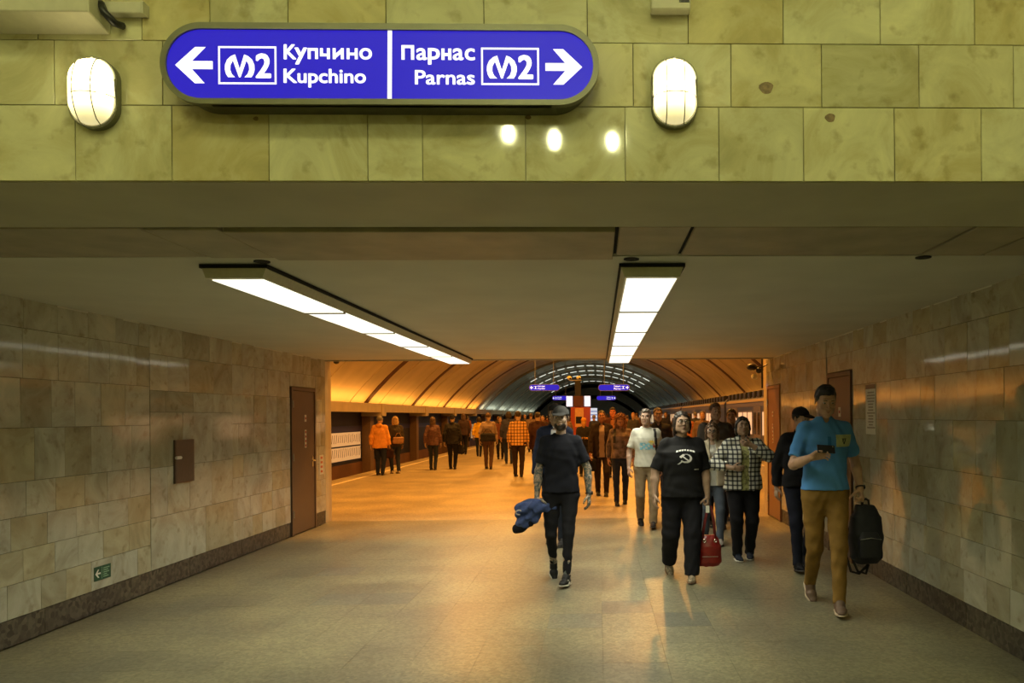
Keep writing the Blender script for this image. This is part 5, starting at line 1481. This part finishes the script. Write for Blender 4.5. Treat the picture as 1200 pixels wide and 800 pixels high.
# ---- people seen from behind on the left
P15 = person('person in orange hooded jacket and dark trousers seen from behind', 445, 557, 1.70, back=True, stride=.06, hair='grey', hstyle='short', top='jacket', hood=True, top_m=cloth('orange_jacket', (.70, .30, .06)), hem=.80, sleeve=.95, girth=1.12, bottom_m=NAVY, leg=1.1, q=2, skin_c=(.42, .25, .15))
P16 = person('blonde woman in dark coat with brown shoulder bag standing beside the orange jacket', 463, 555, 1.68, back=True, turn=35, stride=.05, hair='blonde', hstyle='wavy', top='coat', top_m=cloth('coat_dark', (.04, .03, .02)), hem=.84, sleeve=.97, girth=1.05, bottom_m=DARKJ, q=2, skin_c=(.42, .25, .15), shoe_m=plain('pale_shoe', (.45, .36, .25), .6, var=.1))
P17 = person('woman with long brown hair and purple-brown jacket seen from behind', 507, 551, 1.66, back=True, stride=.08, hair='brown', hstyle='long', top='jacket', top_m=plain('cloth_plum', (.10, .045, .04), .8, var=.4, scale=18), hem=.82, sleeve=.97, bottom_m=DARKJ, q=2)
P18 = person('man in black jacket and cap seen from behind carrying a bag', 530, 550, 1.72, back=True, stride=.08, hair='dark', hstyle='short', top='jacket', top_m=BLK2, hem=.82, sleeve=.97, girth=1.12, bottom_m=BLK, q=2, cap_m=(BLK, False))
P19 = person('small person in yellow jacket seen from behind', 561, 535, 1.64, back=True, stride=.14, hair='dark', hstyle='bob', top='jacket', top_m=cloth('yellow_jacket', (.72, .42, .03)), hem=.84, sleeve=.9, bottom_m=DARKJ, q=2)
P20 = person('man in grey striped shirt with dark shoulder bag seen from behind', 572, 550, 1.78, back=True, stride=.12, hair='brown', hstyle='short', top='shirt', top_m=grid_cloth('stripe_grey', (.30, .22, .17), (.18, .12, .09), .03, .5, axes=('X',)), hem=.86, sleeve=.6, girth=1.1, bottom_m=cloth('brown_trousers', (.09, .05, .035)), q=2)
P21 = person('man in orange checked shirt and dark trousers seen from behind', 607, 559, 1.80, back=True, stride=.06, hair='dark', hstyle='short', top='shirt', top_m=grid_cloth('check_orange', (.66, .36, .10), (.12, .05, .02), .085, .22, (.05, .02, .01)), hem=.84, sleeve=.9, girth=1.12, bottom_m=cloth('dark_brown', (.03, .018, .012)), q=2)
P22 = person('person in long dark brown coat with large bag, beside the orange checked shirt', 630, 556, 1.77, back=True, stride=.1, hair='dark', hstyle='short', top='coat', top_m=cloth('coat_brown', (.05, .022, .014)), hem=.70, sleeve=.97, girth=1.15, bottom_m=DARKJ, q=2)

# ---- far crowd
palette = [(.05, .03, .03), (.14, .05, .03), (.03, .03, .05), (.09, .06, .05), (.30, .10, .04), (.05, .05, .05), (.18, .12, .09)]
names = ['near-black', 'dark red', 'navy', 'dark brown', 'rust red', 'charcoal', 'tan']
crowd = [(543, 34), (586, 30), (596, 27), (584, 45), (548, 52), (615, 46), (622, 36), (636, 31), (641, 48), (648, 40), (604, 58), (630, 60), (656, 62), (664, 34), (669, 50), (689, 52), (696, 34), (709, 47), (735, 38), (742, 30), (746, 52), (755, 44), (712, 62), (780, 38), (792, 46), (806, 27), (815, 33), (823, 22)]
where = {0: 'left part of the far crowd', 1: 'middle of the far crowd behind the capped man', 2: 'far crowd in front of the red pillar', 3: 'right part of the far crowd behind the white t-shirt', 4: 'far crowd beside the train'}
for i, (cx_, Yc) in enumerate(crowd):
    k = i % len(palette); rr = random.Random(i)
    z = 0 if cx_ < 612 else 1 if cx_ < 660 else 2 if cx_ < 715 else 3 if cx_ < 775 else 4
    person('%s-clad %s, %s' % (names[k], ['person walking away', 'person facing the viewer'][i % 2], where[z]), cx_, 0, rr.uniform(1.62, 1.84), Y=Yc + .01, back=(i % 2 == 0), stride=rr.choice([.05, .1, .16]), front=rr.choice('LR'), hair=rr.choice(['dark', 'black', 'brown', 'grey', 'auburn']), hstyle=rr.choice(['short', 'short', 'bob', 'long']),
           top=rr.choice(['jacket', 'shirt', 'coat']), top_m=cloth('crowd_%d' % k, palette[k]), hem=.82, sleeve=.95, girth=rr.uniform(1, 1.15), bottom_m=rr.choice([DARKJ, BLK, NAVY]), q=3, skin_c=(.42, .24, .15), group='people of the far crowd', turn=rr.uniform(-12, 12))

# ================================================================== THINGS CARRIED
def sdf_obj(nm, prims, h, m, parent, noise=None): return link(nm, np_mesh(nm, [polygonize(prims, h, noise)], m), parent)
# emblem on the black t-shirt: sickle, hammer and an arc of tiny lettering
def emblem(u, v):
    x, y = (u - .5) * 1.0, (v - .42) * 1.15
    r = math.hypot(x - .03, y - .01); a = math.degrees(math.atan2(y - .01, x - .03))
    r2 = math.hypot(x - .0, y - .045)
    if r < .26 and r2 > .195 and -150 < a < 115: return True                 # sickle blade
    if abs((x + .17) - (y + .19) * 1.0) < .045 and -.33 < y < -.15: return True  # sickle grip
    p = (x + .12) * .7071 - (y - .14) * .7071; q_ = (x + .12) * .7071 + (y - .14) * .7071
    if -.03 < p < .44 and abs(q_) < .030: return True                          # hammer shaft
    if abs(p + .02) < .055 and abs(q_) < .12: return True                      # hammer head
    ra = math.hypot(x, y + .42)
    if .86 < ra < .94 and abs(x) < .42: return int((x + 1) * 34) % 4 != 0     # arc of lettering
    return False
decal('emblem_print', P3['root'], P3['top'], -.105, .125, 1.135, 1.335, .0028, emblem, plain('print_white', (.75, .75, .72), .7, var=0))
decal('small_print', P3['root'], P3['top'], .10, .145, 1.105, 1.115, .004, lambda u, v: int(u * 12) % 3 != 0, plain('print_white', (.75, .75, .72), .7, var=0))
decal('chest_patch', P6['root'], P6['top'], .060, .205, 1.375, 1.475, .006, lambda u, v: True, plain('patch_green', (.42, .46, .24), .7, var=.08))
def crest(u, v):
    x, y = u - .5, v - .45
    return (abs(x) < .20 - max(0, -y) * .5 and -.32 < y < .20 and not (abs(x) < .04 and y > -.05) and not (abs(abs(x) - .12) < .02 and y < 0)) or (abs(x) < .28 and .22 < y < .28)
decal('patch_emblem', P6['root'], P6['top'], .092, .172, 1.385, 1.465, .003, crest, plain('print_dark', (.03, .05, .05), .7, var=0), off=.0055)
decal('shirt_print', P8['root'], P8['top'], -.10, .10, 1.15, 1.25, .006, lambda u, v: math.sin(u * 17) * math.sin(v * 9 + u * 5) > -.25, plain('print_sky', (.22, .50, .62), .7, var=.3, scale=40))
decal('shirt_print', P8['root'], P8['top'], .02, .11, 1.22, 1.29, .006, lambda u, v: math.hypot(u - .5, v - .5) < .34 or abs(math.sin(math.atan2(v - .5, u - .5) * 4)) > .8 and math.hypot(u - .5, v - .5) < .5, plain('print_yellow', (.72, .50, .05), .7, var=.2, scale=40))
decal('shirt_print', P8['root'], P8['top'], .09, .12, 1.18, 1.24, .005, lambda u, v: u + v < 1.3, plain('print_red', (.45, .06, .03), .7, var=0))
decal('button_placket', P6['root'], P6['top'], -.012, .012, 1.33, 1.46, .006, lambda u, v: True, cloth('polo_dark', (.03, .14, .36)))

# strap of the white t-shirt man and backpack strap of the curly woman
def strap(P, xa, xb, z0, z1, w_, m, nm='shoulder_strap'):
    decal(nm, P['root'], P['top'], min(xa, xb) - w_, max(xa, xb) + w_, z0, z1, .008, lambda u, v: abs((min(xa, xb) - w_ + u * (abs(xb - xa) + 2 * w_)) - (xb + (xa - xb) * v)) < w_, m, off=.006)
strap(P8, .12, .15, 1.08, 1.47, .018, M_BLACK); strap(P9, -.11, -.12, 1.15, 1.45, .022, M_BLACK)

# blue jacket bundle
wj = to_world(P1, P1['wr'][-1])
t = thing('folded_jacket', 'crumpled navy blue jacket held in the capped man\'s right hand', 'jacket', (wj.x, wj.y, wj.z - .30))
bz = .22
JK = [ell((-.03, -.02, bz - .02), (.12, .08, .07), .03), ell((-.14, -.01, bz - .06), (.08, .07, .075), .03), ell((.08, -.01, bz - .02), (.11, .06, .045), .03, rotm((0, 1, 0), 12)), ell((-.13, -.01, bz - .16), (.07, .06, .07), .03),
      cap((-.16, -.02, bz - .20), (-.10, -.03, bz - .14), .05, .055, .02), cap((.0, -.03, bz + .0), (-.03, -.02, bz - .14), .06, .05, .03), cap((.10, -.03, bz - .02), (.19, .0, bz + .01), .035, .02, .02)]
sdf_obj('folded_cloth', JK, .006, plain('cloth_blue_jacket', (.035, .06, .18), .8, var=.3, scale=30, bump=.3), t, lambda P: .009 * np.sin(40 * P[:, 0] + 35 * P[:, 2] + 4 * np.sin(30 * P[:, 1])) + .006 * np.sin(70 * P[:, 2] - 45 * P[:, 0]))
sdf_obj('dark_sleeve', [cap((-.19, -.02, bz - .24), (-.08, -.03, bz - .18), .05, .045, .02, flat=(0, 1, 0), ratio=.7)], .006, BLK, t, lambda P: .005 * np.sin(60 * P[:, 0]))
b_ = bmesh.new(); tube(b_, [(-.17 + .03 * math.cos(a), -.085, bz - .07 + .022 * math.sin(a)) for a in [k * .5 for k in range(11)]], .008, 6); obj('grey_lining', b_, plain('lining_grey', (.35, .34, .33), .8), t, True)

# red handbag
wb = to_world(P3, P3['wr'][1])
t = thing('handbag', 'glossy red handbag with long straps hanging from the woman\'s left hand', 'bag', (wb.x + .01, wb.y - .02, wb.z - .70))
sdf_obj('bag_body', [stack([(.0, 0, 0, .10, .05), (.04, 0, 0, .125, .07), (.20, 0, 0, .12, .07), (.28, .0, 0, .095, .045), (.31, 0, 0, .06, .025)], .02)], .006, plain('red_leather', (.20, .012, .010), .32, var=.25, scale=12, bump=.2), t, fold_noise(3, .002))
for sx, yy in ((-1, -.03), (1, .03)):
    b_ = bmesh.new(); tube(b_, [(-.07, yy, .27), (-.045, yy, .42), (-.005, yy * .4, .60), (.02, yy * .4, .60), (.05, yy, .44), (.06, yy, .27)], [.010, .011, .012, .012, .011, .010], 8); obj('strap', b_, plain('dark_red_strap', (.14, .012, .012), .5), t, True)
b_ = bmesh.new()
for x in (-.055, .055): tube(b_, [(x + .014 * math.cos(a), -.062, .26 + .014 * math.sin(a)) for a in [2 * math.pi * k / 12 for k in range(13)]], .0035, 6, False)
obj('buckle', b_, M_CHROME, t, True)
b_ = bmesh.new(); box(b_, -.08, .08, -.074, -.068, .10, .106); obj('zip', b_, M_METAL, t)
t2 = thing('paper_ticket', 'small white paper held in the woman\'s left hand above the red handbag', 'paper', (wb.x - .01, wb.y - .075, wb.z - .16))
obj('paper_sheet', bxm(-.018, .018, -.001, .001, 0, .07), M_WHITE, t2)
# phone
wp = to_world(P6, P6['wr'][-1])
pc = at(968, 526, wp.y - .075)
t = thing('phone', 'black phone held by the blue polo man', 'phone', pc)
b_ = bxm(-.072, .072, -.005, .005, -.035, .035, .003, 2); o = obj('case', b_, M_BLACK, t); 
o2 = obj('screen', bxm(-.066, .066, .0045, .006, -.030, .030), plain('screen_off', (.02, .02, .025), .1, var=0), t)
b_ = bmesh.new(); ellip(b_, (.055, -.006, .022), (.006, .002, .006)); obj('camera_lens', b_, M_CHROME, t, True)
t.rotation_euler = (math.radians(-28), math.radians(4), 0)
# backpack in the left hand of the polo man
wk = to_world(P6, P6['wr'][1])
t = thing('backpack', 'black backpack hanging from the left hand of the blue polo man', 'bag', (wk.x + .045, wk.y - .0, wk.z - .64))
sdf_obj('pack_body', [stack([(.0, 0, 0, .09, .06), (.05, 0, 0, .135, .09), (.25, 0, 0, .145, .10), (.40, .0, 0, .125, .08), (.50, 0, 0, .075, .045)], .02, 2.6)], .008, plain('pack_black', (.010, .011, .018), .7, var=.2, scale=20, bump=.2), t, fold_noise(5, .003))
sdf_obj('front_pocket', [stack([(.06, 0, -.085, .09, .035), (.22, 0, -.09, .095, .04), (.28, 0, -.08, .07, .02)], .02, 3)], .008, plain('pack_pocket', (.014, .015, .022), .6), t)
b_ = bmesh.new(); tube(b_, [(-.03, 0, .49), (-.025, 0, .535), (0, -.005, .55), (.025, 0, .535), (.03, 0, .49)], .011, 8); obj('grab_handle', b_, M_BLACK, t, True)
for x in (-1, 1):
    b_ = bmesh.new(); tube(b_, [(x * .05 - .02, .08, .42), (x * .08 - .05, .11, .2), (-.13 + x * .02, .06, .05), (-.10 + x * .03, .0, -.07), (-.03 + x * .03, .0, -.09), (.02, .0, -.01)], .011, 6); obj('strap', b_, BLK2, t, True)
b_ = bmesh.new()
tube(b_, [(-.09, -.128, .22), (0, -.134, .235), (.09, -.128, .22)], .003, 5); obj('zip', b_, M_METAL, t, True)
# bags of the others
def simple_bag(P, side, label, w_, h_, m, drop=.12, local=None, d_=.05):
    p = to_world(P, P['wr'][side] if local is None else local)
    t = thing('shoulder_bag' if local is not None else 'hand_bag', label, 'bag', (p.x, p.y, p.z - drop - h_), P['rz'])
    sdf_obj('bag_body', [stack([(0, 0, 0, w_ * .9, d_ * .8), (h_ * .15, 0, 0, w_, d_), (h_ * .85, 0, 0, w_ * .96, d_ * .8), (h_, 0, 0, w_ * .8, d_ * .4)], .01, 3)], .010, m, t, fold_noise(9, .003))
    b_ = bmesh.new(); tube(b_, [(-w_ * .6, 0, h_ * .95), (-w_ * .2, 0, h_ + drop * .8), (w_ * .2, 0, h_ + drop * .8), (w_ * .6, 0, h_ * .95)], .010, 6); obj('strap', b_, m, t, True)
    return t
simple_bag(P10, -1, 'boxy black bag carried by the man in the dark suit', .12, .26, BLK, .10)
simple_bag(P16, 1, 'tan brown bag at the side of the blonde woman', .17, .20, plain('tan_leather', (.26, .12, .04), .5), .14, local=(.0, .24, 1.22))
simple_bag(P18, -1, 'dark bag carried between the long-haired woman and the black-jacket man', .11, .28, BLK2, .10)
simple_bag(P20, 1, 'dark messenger bag on the back of the striped-shirt man', .24, .26, BLK2, .16, local=(-.02, .25, 1.30), d_=.06)
simple_bag(P22, -1, 'large dark bag under the arm of the long dark coat', .20, .30, cloth('bag_brown', (.03, .012, .01)), .10, local=(.25, .05, 1.20), d_=.07)
simple_bag(P15, -1, 'dark brown bag held between the orange jacket and the blonde woman', .13, .26, cloth('bag_brown', (.03, .012, .01)), .10)
